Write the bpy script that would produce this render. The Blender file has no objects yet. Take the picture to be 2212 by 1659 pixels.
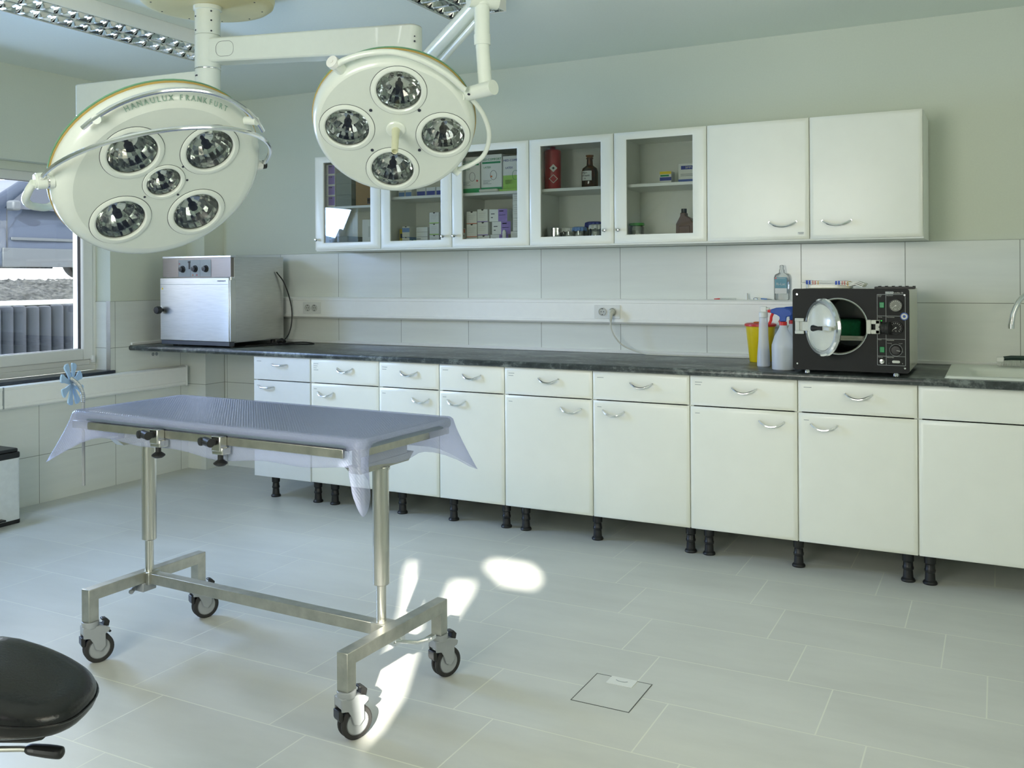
import bpy, bmesh, math, random
from math import sin, cos, pi, radians
from mathutils import Vector as V, Matrix as M
random.seed(7)
S = bpy.context.scene
C = S.collection

# ---------------------------------------------------------------- camera
cd = bpy.data.cameras.new('camera')
cam = bpy.data.objects.new('camera', cd); C.objects.link(cam); S.camera = cam
YAW, ROLL, FPX = .4793, -.0061, 2020.5
fw = V((-sin(YAW), cos(YAW), 0)); rt = V((cos(YAW), sin(YAW), 0)); upv = V((0, 0, 1))
r2 = cos(ROLL)*rt + sin(ROLL)*upv; u2 = -sin(ROLL)*rt + cos(ROLL)*upv
m = M.Identity(4)
for i in range(3):
    m[i][0] = r2[i]; m[i][1] = u2[i]; m[i][2] = -fw[i]
m.translation = V((5.1096, -5.0161, 1.3461))
cam.matrix_world = m
cd.sensor_width = 36; cd.sensor_fit = 'HORIZONTAL'; cd.lens = FPX*36/2212
cd.shift_y = -233.84/2212; cd.clip_start = .05; cd.clip_end = 200

# ---------------------------------------------------------------- view, sky, sun, daylight
vs = S.view_settings
vs.view_transform = 'Standard'; vs.look = 'None'; vs.gamma = 1; vs.use_curve_mapping = False
vs.exposure = -0.12
S.cycles.use_denoising = True
S.cycles.max_bounces = 10; S.cycles.diffuse_bounces = 5; S.cycles.glossy_bounces = 5
S.cycles.transparent_max_bounces = 16; S.cycles.transmission_bounces = 8
S.cycles.caustics_reflective = False; S.cycles.caustics_refractive = False
S.cycles.sample_clamp_indirect = 6
w = bpy.data.worlds.new('sky'); S.world = w; w.use_nodes = True
bgn = w.node_tree.nodes['Background']
bgn.inputs[0].default_value = (1, .94, .96, 1); bgn.inputs[1].default_value = 8.9
sd = bpy.data.lights.new('sun', 'SUN'); sd.energy = 30; sd.angle = radians(.9); sd.color = (1, .94, .84)
so = bpy.data.objects.new('sun', sd); C.objects.link(so)
sun_dir = V((-.451*cos(radians(25)), .8926*cos(radians(25)), -sin(radians(25))))
so.rotation_euler = sun_dir.to_track_quat('-Z', 'Y').to_euler(); so.location = (9, -14, 7)

def area(name, loc, direction, sx, sy, power, col, portal=False):
    l = bpy.data.lights.new(name, 'AREA'); l.shape = 'RECTANGLE'; l.size = sx; l.size_y = sy; l.energy = power; l.color = col
    o = bpy.data.objects.new(name, l); C.objects.link(o); o.location = loc
    o.rotation_euler = V(direction).to_track_quat('-Z', 'Y').to_euler()
    if portal: l.cycles.is_portal = True
    return o
# sky portal and lamp at left window; rear and right lamps are added fill
area('portal_left', (-.30, -1.30, 1.42), (1, 0, 0), 1.0, 1.3, 1, (1, 1, 1), True)
area('daylight_left', (-.34, -2.16, 1.42), (1, .08, -.55), .72, 1.2, 120, (.40, .58, 1.0))
area('fill_rear', (3.35, -5.78, 1.55), (-.05, 1, -.5), 1.6, 1.3, 118, (1.0, .90, .77))
area('fill_right', (6.82, -2.9, 1.55), (-1, .1, -.5), 2.0, 1.3, 50, (1.0, .92, .72))

# ---------------------------------------------------------------- materials
def lin(c):
    return tuple((x/12.92 if x <= .04045 else ((x+.055)/1.055)**2.4) for x in c)
def rgb(r, g, b): return lin((r/255, g/255, b/255))
class N:
    def __init__(s, name):
        s.m = bpy.data.materials.new(name); s.m.use_nodes = True; s.t = s.m.node_tree; s.b = s.t.nodes['Principled BSDF']
    def n(s, typ, **k):
        x = s.t.nodes.new(typ)
        for a, v in k.items(): setattr(x, a, v)
        return x
    def l(s, a, b): s.t.links.new(a, b)
    def put(s, node, i, v):
        if hasattr(v, 'is_linked') or hasattr(v, 'links'): s.l(v, node.inputs[i])
        else: node.inputs[i].default_value = v
    def math(s, op, a, b=0, c=None):
        x = s.n('ShaderNodeMath', operation=op); s.put(x, 0, a); s.put(x, 1, b)
        if c is not None: s.put(x, 2, c)
        return x.outputs[0]
    def mix(s, f, a, b):
        x = s.n('ShaderNodeMix', data_type='RGBA'); s.put(x, 0, f); s.put(x, 6, a); s.put(x, 7, b); return x.outputs[2]
    def pos(s):
        g = s.n('ShaderNodeTexCoord'); o = s.n('ShaderNodeSeparateXYZ'); s.l(g.outputs['Object'], o.inputs[0]); return g.outputs['Object'], o.outputs
    def noise(s, vec, scale, detail=3, rough=.55, stretch=None):
        if stretch:
            mp = s.n('ShaderNodeMapping'); mp.inputs['Scale'].default_value = stretch; s.l(vec, mp.inputs[0]); vec = mp.outputs[0]
        x = s.n('ShaderNodeTexNoise'); s.l(vec, x.inputs['Vector']); x.inputs['Scale'].default_value = scale
        x.inputs['Detail'].default_value = detail; x.inputs['Roughness'].default_value = rough; return x.outputs[0]
    def ramp(s, f, stops):
        x = s.n('ShaderNodeValToRGB'); s.l(f, x.inputs[0]); e = x.color_ramp.elements
        while len(e) < len(stops): e.new(.5)
        for i, (p, c) in enumerate(stops): e[i].position = p; e[i].color = (*c, 1)
        return x.outputs[0]
    def bump(s, h, strength=.1, dist=.01):
        x = s.n('ShaderNodeBump'); x.inputs['Strength'].default_value = strength; x.inputs['Distance'].default_value = dist
        s.l(h, x.inputs['Height']); s.l(x.outputs[0], s.b.inputs['Normal'])
def P(name, col, rough=.4, metal=0, var=.04, bump=0, scale=30, spec=.5, coat=0, emis=None, stretch=None, rvar=.0):
    k = N(name); b = k.b; col = tuple(col)
    vec, _ = k.pos(); nz = k.noise(vec, scale, stretch=stretch)
    a = tuple(max(0, c*(1-var)) for c in col); d = tuple(min(1, c*(1+var)) for c in col)
    k.l(k.ramp(nz, [(.3, a), (.7, d)]), b.inputs['Base Color'])
    b.inputs['Roughness'].default_value = rough; b.inputs['Metallic'].default_value = metal
    b.inputs['Specular IOR Level'].default_value = spec; b.inputs['Coat Weight'].default_value = coat
    if rvar: k.l(k.math('MULTIPLY_ADD', nz, rvar, rough-rvar/2), b.inputs['Roughness'])
    if bump: k.bump(nz, bump, .002)
    if emis: b.inputs['Emission Color'].default_value = (*emis[0], 1); b.inputs['Emission Strength'].default_value = emis[1]
    return k.m
def grid_mat(name, base, grout, ax, a0, ap, bx, b0, bp, gw, rough, top=None, shift=0, stain=None, bumps=.15, stretch=(1, 1, 1)):
    """tiles: joints at a0+n*ap along axis ax and b0+n*bp along bx; rows slide by shift along ax"""
    k = N(name); vec, o = k.pos()
    rb = k.math('DIVIDE', k.math('SUBTRACT', o[bx], b0), bp)
    row = k.math('FLOOR', rb)
    ra = k.math('DIVIDE', k.math('SUBTRACT', k.math('SUBTRACT', o[ax], a0), k.math('MULTIPLY', row, shift)), ap)
    def dist(r, pitch):
        f = k.math('FRACT', r); return k.math('MULTIPLY', k.math('MINIMUM', f, k.math('SUBTRACT', 1, f)), pitch)
    d = k.math('MINIMUM', dist(ra, ap), dist(rb, bp))
    mask = k.math('LESS_THAN', d, gw)
    n1 = k.noise(vec, 3.2, 5, .6, stretch); n2 = k.noise(vec, 60, 2)
    cell = k.n('ShaderNodeTexWhiteNoise', noise_dimensions='2D'); cb = k.n('ShaderNodeCombineXYZ')
    k.l(k.math('FLOOR', ra), cb.inputs[0]); k.l(row, cb.inputs[1]); k.l(cb.outputs[0], cell.inputs['Vector'])
    s1 = stain or .05
    c1 = k.ramp(n1, [(.3, tuple(c*(1-s1) for c in base)), (.7, tuple(min(1, c*(1+s1)) for c in base))])
    hs = k.n('ShaderNodeHueSaturation'); k.l(c1, hs.inputs['Color']); k.l(k.math('MULTIPLY_ADD', cell.outputs[0], .06, .97), hs.inputs['Value'])
    k.l(k.mix(mask, hs.outputs[0], (*grout, 1)), k.b.inputs['Base Color'])
    k.l(k.math('ADD', k.math('MULTIPLY_ADD', n1, .12, rough-.06), k.math('MULTIPLY', mask, .4)), k.b.inputs['Roughness'])
    h = k.math('SUBTRACT', k.math('MULTIPLY', n2, .06), mask); k.bump(h, bumps, .002)
    return k.m
def glass(name, tint=(.93, .97, .95), refl=1.0, rough=0.0, bumpy=0, extra=0.0):
    k = N(name); t = k.t; t.nodes.remove(k.b); out = t.nodes['Material Output']
    tr = k.n('ShaderNodeBsdfTransparent'); tr.inputs[0].default_value = (*tint, 1)
    gl = k.n('ShaderNodeBsdfGlossy'); gl.inputs['Roughness'].default_value = rough
    fr = k.n('ShaderNodeFresnel'); fr.inputs[0].default_value = 1.5
    if bumpy:
        vec, _ = k.pos(); bp = k.n('ShaderNodeBump'); bp.inputs['Strength'].default_value = bumpy; bp.inputs['Distance'].default_value = .004
        k.l(k.noise(vec, 55, 3), bp.inputs['Height']); k.l(bp.outputs[0], gl.inputs['Normal']); k.l(bp.outputs[0], fr.inputs['Normal'])
    mx = k.n('ShaderNodeMixShader'); k.l(k.math('MINIMUM', k.math('MULTIPLY_ADD', fr.outputs[0], refl, extra), .9), mx.inputs[0])
    k.l(tr.outputs[0], mx.inputs[1]); k.l(gl.outputs[0], mx.inputs[2]); k.l(mx.outputs[0], out.inputs[0])
    return k.m
def film(name, col, alpha, rough=.18, bumpscale=None):
    k = N(name); t = k.t; b = k.b; out = t.nodes['Material Output']
    b.inputs['Base Color'].default_value = (*col, 1); b.inputs['Roughness'].default_value = rough
    tr = k.n('ShaderNodeBsdfTransparent'); tr.inputs[0].default_value = (.94, .94, .99, 1)
    mx = k.n('ShaderNodeMixShader'); mx.inputs[0].default_value = alpha
    k.l(tr.outputs[0], mx.inputs[1]); k.l(b.outputs[0], mx.inputs[2]); k.l(mx.outputs[0], out.inputs[0])
    if bumpscale:
        vec, o = k.pos(); wv = k.n('ShaderNodeTexWave', wave_type='BANDS', bands_direction='DIAGONAL'); k.l(vec, wv.inputs[0])
        wv.inputs['Scale'].default_value = bumpscale; wv.inputs['Distortion'].default_value = .5
        k.bump(wv.outputs[1], .35, .002)
    return k.m

wall_c = rgb(214, 220, 204)
MT = {}
MT['wall'] = P('wall_paint', wall_c, .75, var=.015, bump=.05, scale=120)
MT['ceiling'] = P('ceiling_paint', rgb(228, 235, 224), .85, var=.015, bump=.04, scale=90)
tile_c, tg = rgb(223, 227, 219), rgb(135, 140, 128)
MT['tile_back'] = grid_mat('tiles_back_wall', tile_c, tg, 0, .7014, .5, 2, -.0083, .3023, .0016, .22, stretch=(.6, 1, 6), stain=.03)
MT['tile_left'] = grid_mat('tiles_left_wall', tile_c, tg, 1, -.259, .5475, 2, -.0143, .3023, .0016, .22, stretch=(1, .6, 6), stain=.03)
MT['tile_plain'] = grid_mat('tiles_corner', tile_c, tg, 0, 20, 50, 2, -.0083, .3023, .0016, .22, stain=.03)
MT['floor'] = grid_mat('floor_tiles', rgb(202, 204, 197), rgb(224, 226, 214), 0, 3.9203+.1415, .585, 1, -.8467, .3356, .0022, .34, shift=-.1415, stain=.07, stretch=(.5, 1.6, 1))
MT['cab'] = P('cabinet_front_foil', rgb(240, 242, 231), .32, var=.012, scale=8, bump=.02)
MT['cabw'] = P('cabinet_front_cold_white', rgb(228, 234, 236), .4, var=.01)
MT['carcass'] = P('cabinet_carcass', rgb(236, 239, 230), .5, var=.01)
MT['white'] = P('white_plastic', rgb(228, 230, 224), .35, var=.01)
MT['contact_well'] = P('socket_grey_white', rgb(196, 198, 190), .4)
MT['trunk'] = P('trunking_plastic', rgb(246, 247, 240), .4, var=.01)
MT['chrome'] = P('chrome', (.86, .87, .88), .13, 1, var=.02)
MT['chromes'] = P('satin_chrome', (.90, .91, .92), .24, 1, var=.02)
MT['steel'] = P('brushed_steel', (.62, .62, .58), .26, 1, var=.04, scale=14, stretch=(12, 12, .4), bump=.02, rvar=.06)
MT['steel2'] = P('brushed_steel_sheet', (.62, .62, .60), .33, 1, var=.07, scale=10, stretch=(1, 1, 22), bump=.03, rvar=.1)
MT['bar'] = P('satin_steel_bar', (.50, .50, .45), .38, 1, var=.12, scale=26, bump=.05, rvar=.15)
MT['alu'] = P('satin_aluminium', (.66, .67, .68), .35, 1)
MT['black'] = P('black_plastic', rgb(28, 29, 29), .42, var=.1)
MT['blackp'] = P('black_front_panel', rgb(24, 26, 26), .5, var=.25, scale=7, rvar=.1, spec=.25)
MT['rubber'] = P('dark_rubber', rgb(40, 40, 39), .7, var=.15)
MT['leather'] = P('black_leather', rgb(24, 25, 26), .22, var=.15, scale=180, bump=.18)
MT['grey'] = P('grey_plastic', rgb(150, 155, 157), .4, var=.03)
MT['lamp'] = P('lamp_enamel', rgb(222, 229, 219), .25, var=.012, coat=.4)
MT['lamp_shaded'] = P('lamp_enamel_shaded', rgb(210, 218, 208), .3, var=.012)  # same enamel as the lamp, darkened to put the face's shade into colour
MT['canopy'] = P('yellowed_plastic', rgb(216, 206, 158), .4, var=.06, scale=4)
MT['green'] = P('green_gasket', rgb(110, 160, 125), .3)
MT['amber'] = P('amber_gasket', rgb(188, 160, 88), .3)
MT['mirror'] = P('louvre_mirror', (.82, .84, .83), .09, 1)
k = N('faceted_reflector'); vec, _ = k.pos(); k.b.inputs['Metallic'].default_value = 1; k.b.inputs['Roughness'].default_value = .07
k.b.inputs['Base Color'].default_value = (.78, .80, .78, 1); vo = k.n('ShaderNodeTexVoronoi'); k.l(vec, vo.inputs['Vector']); vo.inputs['Scale'].default_value = 38
k.bump(vo.outputs[0], .12, .006); MT['facet'] = k.m
MT['lens'] = glass('lamp_lens', (.92, .94, .92), 1.2, .04, .12, .04)
MT['pane'] = glass('cabinet_pane', (.975, .99, .98), .65)
MT['winpane'] = glass('window_pane', (.80, .86, .90), 1.0)
MT['clear'] = glass('clear_plastic', (.965, .98, .98), .8, .08, .05, .02)
MT['jar'] = glass('jar_glass', (.95, .965, .95), 1.3, .03, .1, .05)
MT['brownglass'] = glass('brown_glass', (.62, .36, .15), 1.0, .05, 0, .02)
MT['sheet'] = film('plastic_sheet', rgb(198, 208, 234), .30, .22, 55)
MT['mattress'] = P('mattress_cover', rgb(112, 125, 140), .45, var=.05, scale=40)
MT['frost'] = film('frosted_bottle', rgb(238, 242, 243), .60, .35)
MT['liquid'] = film('pale_liquid', rgb(150, 172, 194), .92, .25)
k = N('worktop_laminate'); vec, _ = k.pos()
n1 = k.noise(vec, 5, 6, .7, (1, 1.6, 1.4)); n2 = k.noise(vec, 30, 5, .75, (1, 2, 1))
cc = k.ramp(k.math('ADD', k.math('MULTIPLY', n1, .55), k.math('MULTIPLY', n2, .45)), [(.38, rgb(36, 41, 41)), (.50, rgb(58, 65, 64)), (.60, rgb(122, 130, 125))])
k.l(cc, k.b.inputs['Base Color']); k.b.inputs['Roughness'].default_value = .28; k.bump(n2, .05, .001); MT['worktop'] = k.m
MT['sill'] = P('dark_stone_sill', rgb(52, 58, 66), .3, var=.2, scale=60)
MT['sink'] = P('sink_composite', rgb(222, 228, 218), .3, var=.01)
MT['red'] = P('red_plastic', rgb(205, 44, 38), .35)
MT['redcan'] = P('red_can', rgb(168, 44, 50), .35)
MT['yellow'] = P('yellow_plastic', rgb(226, 200, 22), .35)
MT['blue'] = P('blue_plastic', rgb(40, 82, 168), .4)
MT['lightblue'] = P('light_blue_plastic', rgb(160, 194, 228), .4)
MT['greenc'] = P('green_cloth', rgb(10, 108, 66), .85, var=.15, bump=.3, scale=60)
MT['greensw'] = P('green_switch', rgb(8, 132, 74), .3)
MT['greenlid'] = P('green_lid', rgb(74, 158, 66), .4)
MT['cream'] = P('cream_enamel', rgb(216, 216, 198), .22, var=.02, coat=.3)
MT['card'] = P('brown_cardboard', rgb(150, 118, 72), .8, var=.06)
MT['paper'] = P('white_carton', rgb(226, 228, 222), .6, var=.01)
MT['cartgrey'] = P('grey_carton', rgb(128, 134, 126), .7, var=.04)
MT['purple'] = P('purple_print', rgb(146, 124, 192), .6)
MT['ink'] = P('dark_ink', rgb(44, 48, 62), .7)
MT['inkblue'] = P('blue_ink', rgb(48, 62, 150), .6)
MT['inkgreen'] = P('green_ink', rgb(34, 142, 88), .6)
MT['greenprint'] = P('green_print', rgb(38, 158, 92), .55)
MT['lime'] = P('lime_print', rgb(160, 204, 96), .55)
MT['salmon'] = P('salmon_print', rgb(214, 128, 100), .6)
MT['orange'] = P('orange_print', rgb(214, 120, 60), .6)
MT['skyprint'] = P('light_blue_print', rgb(112, 150, 206), .6)
MT['print_white'] = P('white_print', rgb(205, 208, 200), .5)
MT['print_grey'] = P('grey_print', rgb(150, 156, 156), .6)
MT['lamptext'] = P('green_grey_print', rgb(128, 160, 142), .5)
MT['teal'] = P('teal_label', rgb(104, 158, 172), .5)
MT['brownpl'] = P('brown_plastic', rgb(92, 60, 46), .4)
MT['cable'] = P('white_cable', rgb(206, 208, 196), .45)
MT['dial'] = P('gauge_dial', rgb(112, 116, 106), .35)
MT['dark'] = P('dark_void', rgb(18, 19, 19), .6)
MT['sun_gobo'] = P('sun_gobo_cloth', rgb(150, 150, 140), .9, var=.05, bump=.2, scale=200)
MT['tube'] = P('lamp_tube', rgb(240, 242, 240), .3)
# outdoors
MT['carpaint'] = P('dark_silver_paint', rgb(40, 47, 60), .45, .2, spec=.3)
MT['carglass'] = P('car_glass', rgb(20, 26, 36), .05)
MT['cartrim'] = P('car_trim', rgb(44, 48, 52), .6)
MT['concrete'] = P('bright_concrete', rgb(222, 222, 214), .9, var=.05, bump=.2)
MT['post'] = P('dark_concrete_post', rgb(38, 43, 52), .8, var=.18, scale=9, bump=.2)
k = N('rough_stone'); vec, _ = k.pos(); n1 = k.noise(vec, 18, 8, .75); vo = k.n('ShaderNodeTexVoronoi'); k.l(vec, vo.inputs['Vector']); vo.inputs['Scale'].default_value = 16
k.l(k.ramp(k.math('MULTIPLY_ADD', vo.outputs[0], .5, k.math('MULTIPLY', n1, .7)), [(.3, rgb(24, 25, 24)), (.55, rgb(54, 55, 52)), (.75, rgb(88, 88, 82))]), k.b.inputs['Base Color'])
k.b.inputs['Roughness'].default_value = .95; k.bump(n1, .9, .03); MT['stone'] = k.m
# towel: stripes
k = N('striped_towel'); vec, o = k.pos(); f = k.math('FRACT', k.math('MULTIPLY', o[0], 7.6))
st = k.n('ShaderNodeValToRGB'); k.l(f, st.inputs[0]); st.color_ramp.interpolation = 'CONSTANT'; e = st.color_ramp.elements
cols = [(0, (236, 236, 230)), (.20, (74, 100, 196)), (.27, (236, 236, 230)), (.30, (74, 100, 196)), (.36, (236, 236, 230)), (.42, (226, 150, 140)), (.46, (240, 238, 230)), (.5, (226, 150, 140)), (.54, (240, 238, 230)), (.6, (230, 196, 130)), (.64, (236, 236, 230))]
while len(e) < len(cols): e.new(.9)
for i, (p_, c_) in enumerate(cols): e[i].position = p_; e[i].color = (*rgb(*c_), 1)
k.l(st.outputs[0], k.b.inputs['Base Color']); k.b.inputs['Roughness'].default_value = .9; k.bump(k.noise(vec, 400, 2), .4, .001); MT['towel'] = k.m

# ---------------------------------------------------------------- mesh helpers
def nb(): return bmesh.new()
def fin(name, bm, mat, parent=None, loc=None, smooth=True, bevel=0, ang=32, mats=None):
    bmesh.ops.recalc_face_normals(bm, faces=bm.faces[:])
    me = bpy.data.meshes.new(name); bm.to_mesh(me); bm.free()
    o = bpy.data.objects.new(name, me); C.objects.link(o)
    for q in (mats or [mat]): me.materials.append(MT[q] if isinstance(q, str) else q)
    if smooth:
        me.shade_smooth()
        me.set_sharp_from_angle(angle=radians(ang))
    if bevel:
        b = o.modifiers.new('edge', 'BEVEL'); b.width = bevel; b.segments = 2; b.limit_method = 'ANGLE'; b.angle_limit = radians(40)
    if parent: o.parent = parent
    if loc: o.location = loc
    return o
def tag(o, label, cat, group=None):
    o['label'] = label; o['category'] = cat
    if group: o['group'] = group
    return o
def thing(name, label, cat, loc=(0, 0, 0), rz=0, group=None):
    o = bpy.data.objects.new(name, None); C.objects.link(o); o.location = loc; o.rotation_euler = (0, 0, rz); o.empty_display_size = .05
    return tag(o, label, cat, group)
def struct(name, bm, mat, parent=None, **k):
    o = fin(name, bm, mat, parent, **k)
    if not parent: o['kind'] = 'structure'
    return o
def box(bm, x0, x1, y0, y1, z0, z1, mtx=None, mi=0):
    vs_ = [bm.verts.new((x, y, z)) for z in (z0, z1) for y in (y0, y1) for x in (x0, x1)]
    fs = [(0, 1, 3, 2), (4, 6, 7, 5), (0, 4, 5, 1), (2, 3, 7, 6), (0, 2, 6, 4), (1, 5, 7, 3)]
    for f in fs:
        q = bm.faces.new([vs_[i] for i in f]); q.material_index = mi
    if mtx is not None: bmesh.ops.transform(bm, matrix=mtx, verts=vs_)
    return vs_
def frame_to(p0, p1):
    d = (V(p1)-V(p0)); L = d.length; return M.Translation(V(p0)) @ d.to_track_quat('Z', 'Y').to_matrix().to_4x4(), L
def lathe(bm, prof, mtx=None, seg=32, close=True):
    """prof: list of (r, z); revolved about z, then moved by mtx"""
    rings = []; new = []
    for r, z in prof:
        if r < 1e-6: rg = [bm.verts.new((0, 0, z))]
        else: rg = [bm.verts.new((r*cos(2*pi*i/seg), r*sin(2*pi*i/seg), z)) for i in range(seg)]
        rings.append(rg); new += rg
    for a, b in zip(rings, rings[1:]):
        for i in range(seg):
            j = (i+1) % seg
            if len(a) == 1 and len(b) == 1: continue
            if len(a) == 1: bm.faces.new((a[0], b[i], b[j]))
            elif len(b) == 1: bm.faces.new((a[i], a[j], b[0]))
            else: bm.faces.new((a[i], a[j], b[j], b[i]))
    if mtx is not None: bmesh.ops.transform(bm, matrix=mtx, verts=new)
    return new
def cyl(bm, p0, p1, r0, r1=None, seg=20):
    r1 = r0 if r1 is None else r1; mt, L = frame_to(p0, p1)
    return lathe(bm, [(0, 0), (r0, 0), (r1, L), (0, L)], mt, seg)
def tube(bm, pts, r, seg=10, cyclic=False, flat=1.0, refup=None):
    pts = [V(p) for p in pts]; n = len(pts); rad = r if isinstance(r, (list, tuple)) else [r]*n
    rings = []; up = V(refup) if refup else None
    for i, p in enumerate(pts):
        a = pts[(i-1) % n] if cyclic else pts[max(0, i-1)]; b = pts[(i+1) % n] if cyclic else pts[min(n-1, i+1)]
        t = (b-a).normalized()
        if up is None: up = V((0, 0, 1)) if abs(t.z) < .9 else V((1, 0, 0))
        x = up.cross(t)
        if x.length < 1e-4: x = V((1, 0, 0)).cross(t)
        x.normalize(); y = t.cross(x)
        if not refup: up = y
        rings.append([bm.verts.new(p + rad[i]*(cos(2*pi*k/seg)*x + flat*sin(2*pi*k/seg)*y)) for k in range(seg)])
    for i in range(n if cyclic else n-1):
        a, b = rings[i], rings[(i+1) % n]
        for k in range(seg): bm.faces.new((a[k], a[(k+1) % seg], b[(k+1) % seg], b[k]))
    if not cyclic:
        bm.faces.new(rings[0][::-1]); bm.faces.new(rings[-1])
def smoothpts(pts, n=6):
    pts = [V(p) for p in pts]; out = []
    P_ = [pts[0]*2-pts[1]] + pts + [pts[-1]*2-pts[-2]]
    for i in range(1, len(P_)-2):
        a, b, c, d = P_[i-1:i+3]
        for k in range(n):
            t = k/n; out.append(.5*((2*b)+(c-a)*t+(2*a-5*b+4*c-d)*t*t+(3*b-a-3*c+d)*t**3))
    return out+[pts[-1]]
def prism(bm, poly, h0, h1, mtx=None, mi=0):
    """poly in xy, extruded z h0..h1"""
    a = [bm.verts.new((x, y, h0)) for x, y in poly]; b = [bm.verts.new((x, y, h1)) for x, y in poly]; n = len(poly)
    fs = [bm.faces.new(a[::-1]), bm.faces.new(b)] + [bm.faces.new((a[i], a[(i+1) % n], b[(i+1) % n], b[i])) for i in range(n)]
    for f in fs: f.material_index = mi
    if mtx is not None: bmesh.ops.transform(bm, matrix=mtx, verts=a+b)
def rrect(x0, x1, y0, y1, r, n=5):
    out = []
    for cx, cy, a0 in ((x1-r, y1-r, 0), (x0+r, y1-r, 90), (x0+r, y0+r, 180), (x1-r, y0+r, 270)):
        for k in range(n+1):
            a = radians(a0+90*k/n); out.append((cx+r*cos(a), cy+r*sin(a)))
    return out
# (x, z) drawing plane facing the room: x stays x, y becomes z, extrusion towards -y
def XZ(y=0): return M(((1, 0, 0, 0), (0, 0, -1, y), (0, 1, 0, 0), (0, 0, 0, 1)))
def text_into(bm, s, size, mtx, align='CENTER', depth=.0003, mi=0, sx=1.0):
    cu = bpy.data.curves.new('txt', 'FONT'); cu.body = s; cu.size = size; cu.align_x = align; cu.align_y = 'CENTER'; cu.extrude = depth; cu.resolution_u = 2
    o = bpy.data.objects.new('txt', cu); C.objects.link(o)
    dg = bpy.context.evaluated_depsgraph_get(); me = bpy.data.meshes.new_from_object(o.evaluated_get(dg))
    bpy.data.objects.remove(o); bpy.data.curves.remove(cu)
    k0 = len(bm.verts); f0 = len(bm.faces); bm.from_mesh(me); bm.verts.ensure_lookup_table(); bm.faces.ensure_lookup_table()
    bmesh.ops.transform(bm, matrix=mtx @ M.Diagonal((sx, 1, 1, 1)), verts=bm.verts[k0:])
    for f in bm.faces[f0:]: f.material_index = mi
    bpy.data.meshes.remove(me)
def softpanel(bm, x0, x1, z0, z1, yb, yf, e=.016, drop=.005, hole=None):
    """door slab facing -y with softly rolled front edges; hole=(hx0,hx1,hz0,hz1) for a framed glass opening"""
    def loop(i, y): return [bm.verts.new(c) for c in ((x0+i, y, z0+i), (x1-i, y, z0+i), (x1-i, y, z1-i), (x0+i, y, z1-i))]
    L = [loop(0, yb), loop(0, yf+drop), loop(e*.3, yf+drop*.45), loop(e*.65, yf+drop*.12), loop(e, yf)]
    if hole:
        a, b, c, d = hole
        def hl(i, y): return [bm.verts.new(q) for q in ((a-i, y, c-i), (b+i, y, c-i), (b+i, y, d+i), (a-i, y, d+i))]
        L += [hl(.006, yf), hl(0, yf+.004), hl(0, yb)]
    for p, q in zip(L, L[1:]):
        for i in range(4): bm.faces.new((p[i], p[(i+1) % 4], q[(i+1) % 4], q[i]))
    if hole:
        p, q = L[-1], L[0]
        for i in range(4): bm.faces.new((p[i], p[(i+1) % 4], q[(i+1) % 4], q[i]))
    else:
        bm.faces.new(L[-1]); bm.faces.new(L[0][::-1])
def copy_tree(o, loc=None, label=None, parent=None):
    c = o.copy(); C.objects.link(c); c.parent = parent
    if loc is not None: c.location = loc
    if label: c['label'] = label
    for ch in o.children: copy_tree(ch, parent=c)
    return c

# ================================================================= THE ROOM
X1, Y0, Z1 = 6.5, -5.46, 2.6
WY0, WY1, WZ0, WZ1 = -2.56, -.835, .75, 2.045
b = nb(); box(b, -.3, X1+.3, Y0-.3, .3, -.12, 0); struct('floor', b, 'floor', smooth=False)
b = nb(); box(b, -.3, X1+.3, Y0-.3, .3, Z1, Z1+.15); struct('ceiling', b, 'ceiling', smooth=False)
b = nb(); box(b, -.3, X1+.3, 0, .3, 0, Z1); wb = struct('wall_back', b, 'wall', smooth=False)
b = nb(); box(b, .178, X1, -.008, 0, 0, 1.503); fin('wall_tiles', b, 'tile_back', wb, smooth=False)
b = nb()
for q in ((-.36, 0, Y0, WY0, 0, Z1), (-.36, 0, WY1, 0, 0, Z1), (-.36, 0, WY0, WY1, 0, WZ0-.02), (-.36, 0, WY0, WY1, WZ1, Z1)): box(b, *q)
wl = struct('wall_left', b, 'wall', smooth=False)
b = nb()
for q in ((0, .008, Y0, WY0, 0, 1.195), (0, .008, WY1, 0, 0, 1.195), (0, .008, WY0, WY1, 0, WZ0-.021)): box(b, *q)
box(b, -.134, .008, WY1-.008, WY1, WZ0, 1.195)
fin('wall_tiles', b, 'tile_left', wl, smooth=False)
b = nb(); box(b, -.03, .008, WY1-.0095, WY1-.0075, WZ0, 1.197); fin('tile_edge_trim', b, 'alu', wl, smooth=False)
b = nb(); box(b, X1, X1+.3, -1.9, 0, 0, Z1); box(b, X1, X1+.3, Y0, -3.9, 0, Z1); box(b, X1, X1+.3, -3.9, -1.9, 0, .9); box(b, X1, X1+.3, -3.9, -1.9, 2.2, Z1); struct('wall_right', b, 'wall', smooth=False)
b = nb()
for q in ((-.3, 2.55, 0, Z1), (4.15, 4.3, 0, Z1), (5.95, X1+.3, 0, Z1), (2.55, 4.15, 0, .9), (2.55, 4.15, 2.2, Z1), (4.3, 5.95, 0, .9), (4.3, 5.95, 2.42, Z1)):
    box(b, q[0], q[1], Y0-.3, Y0, q[2], q[3])
struct('wall_front', b, 'wall', smooth=False)
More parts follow.
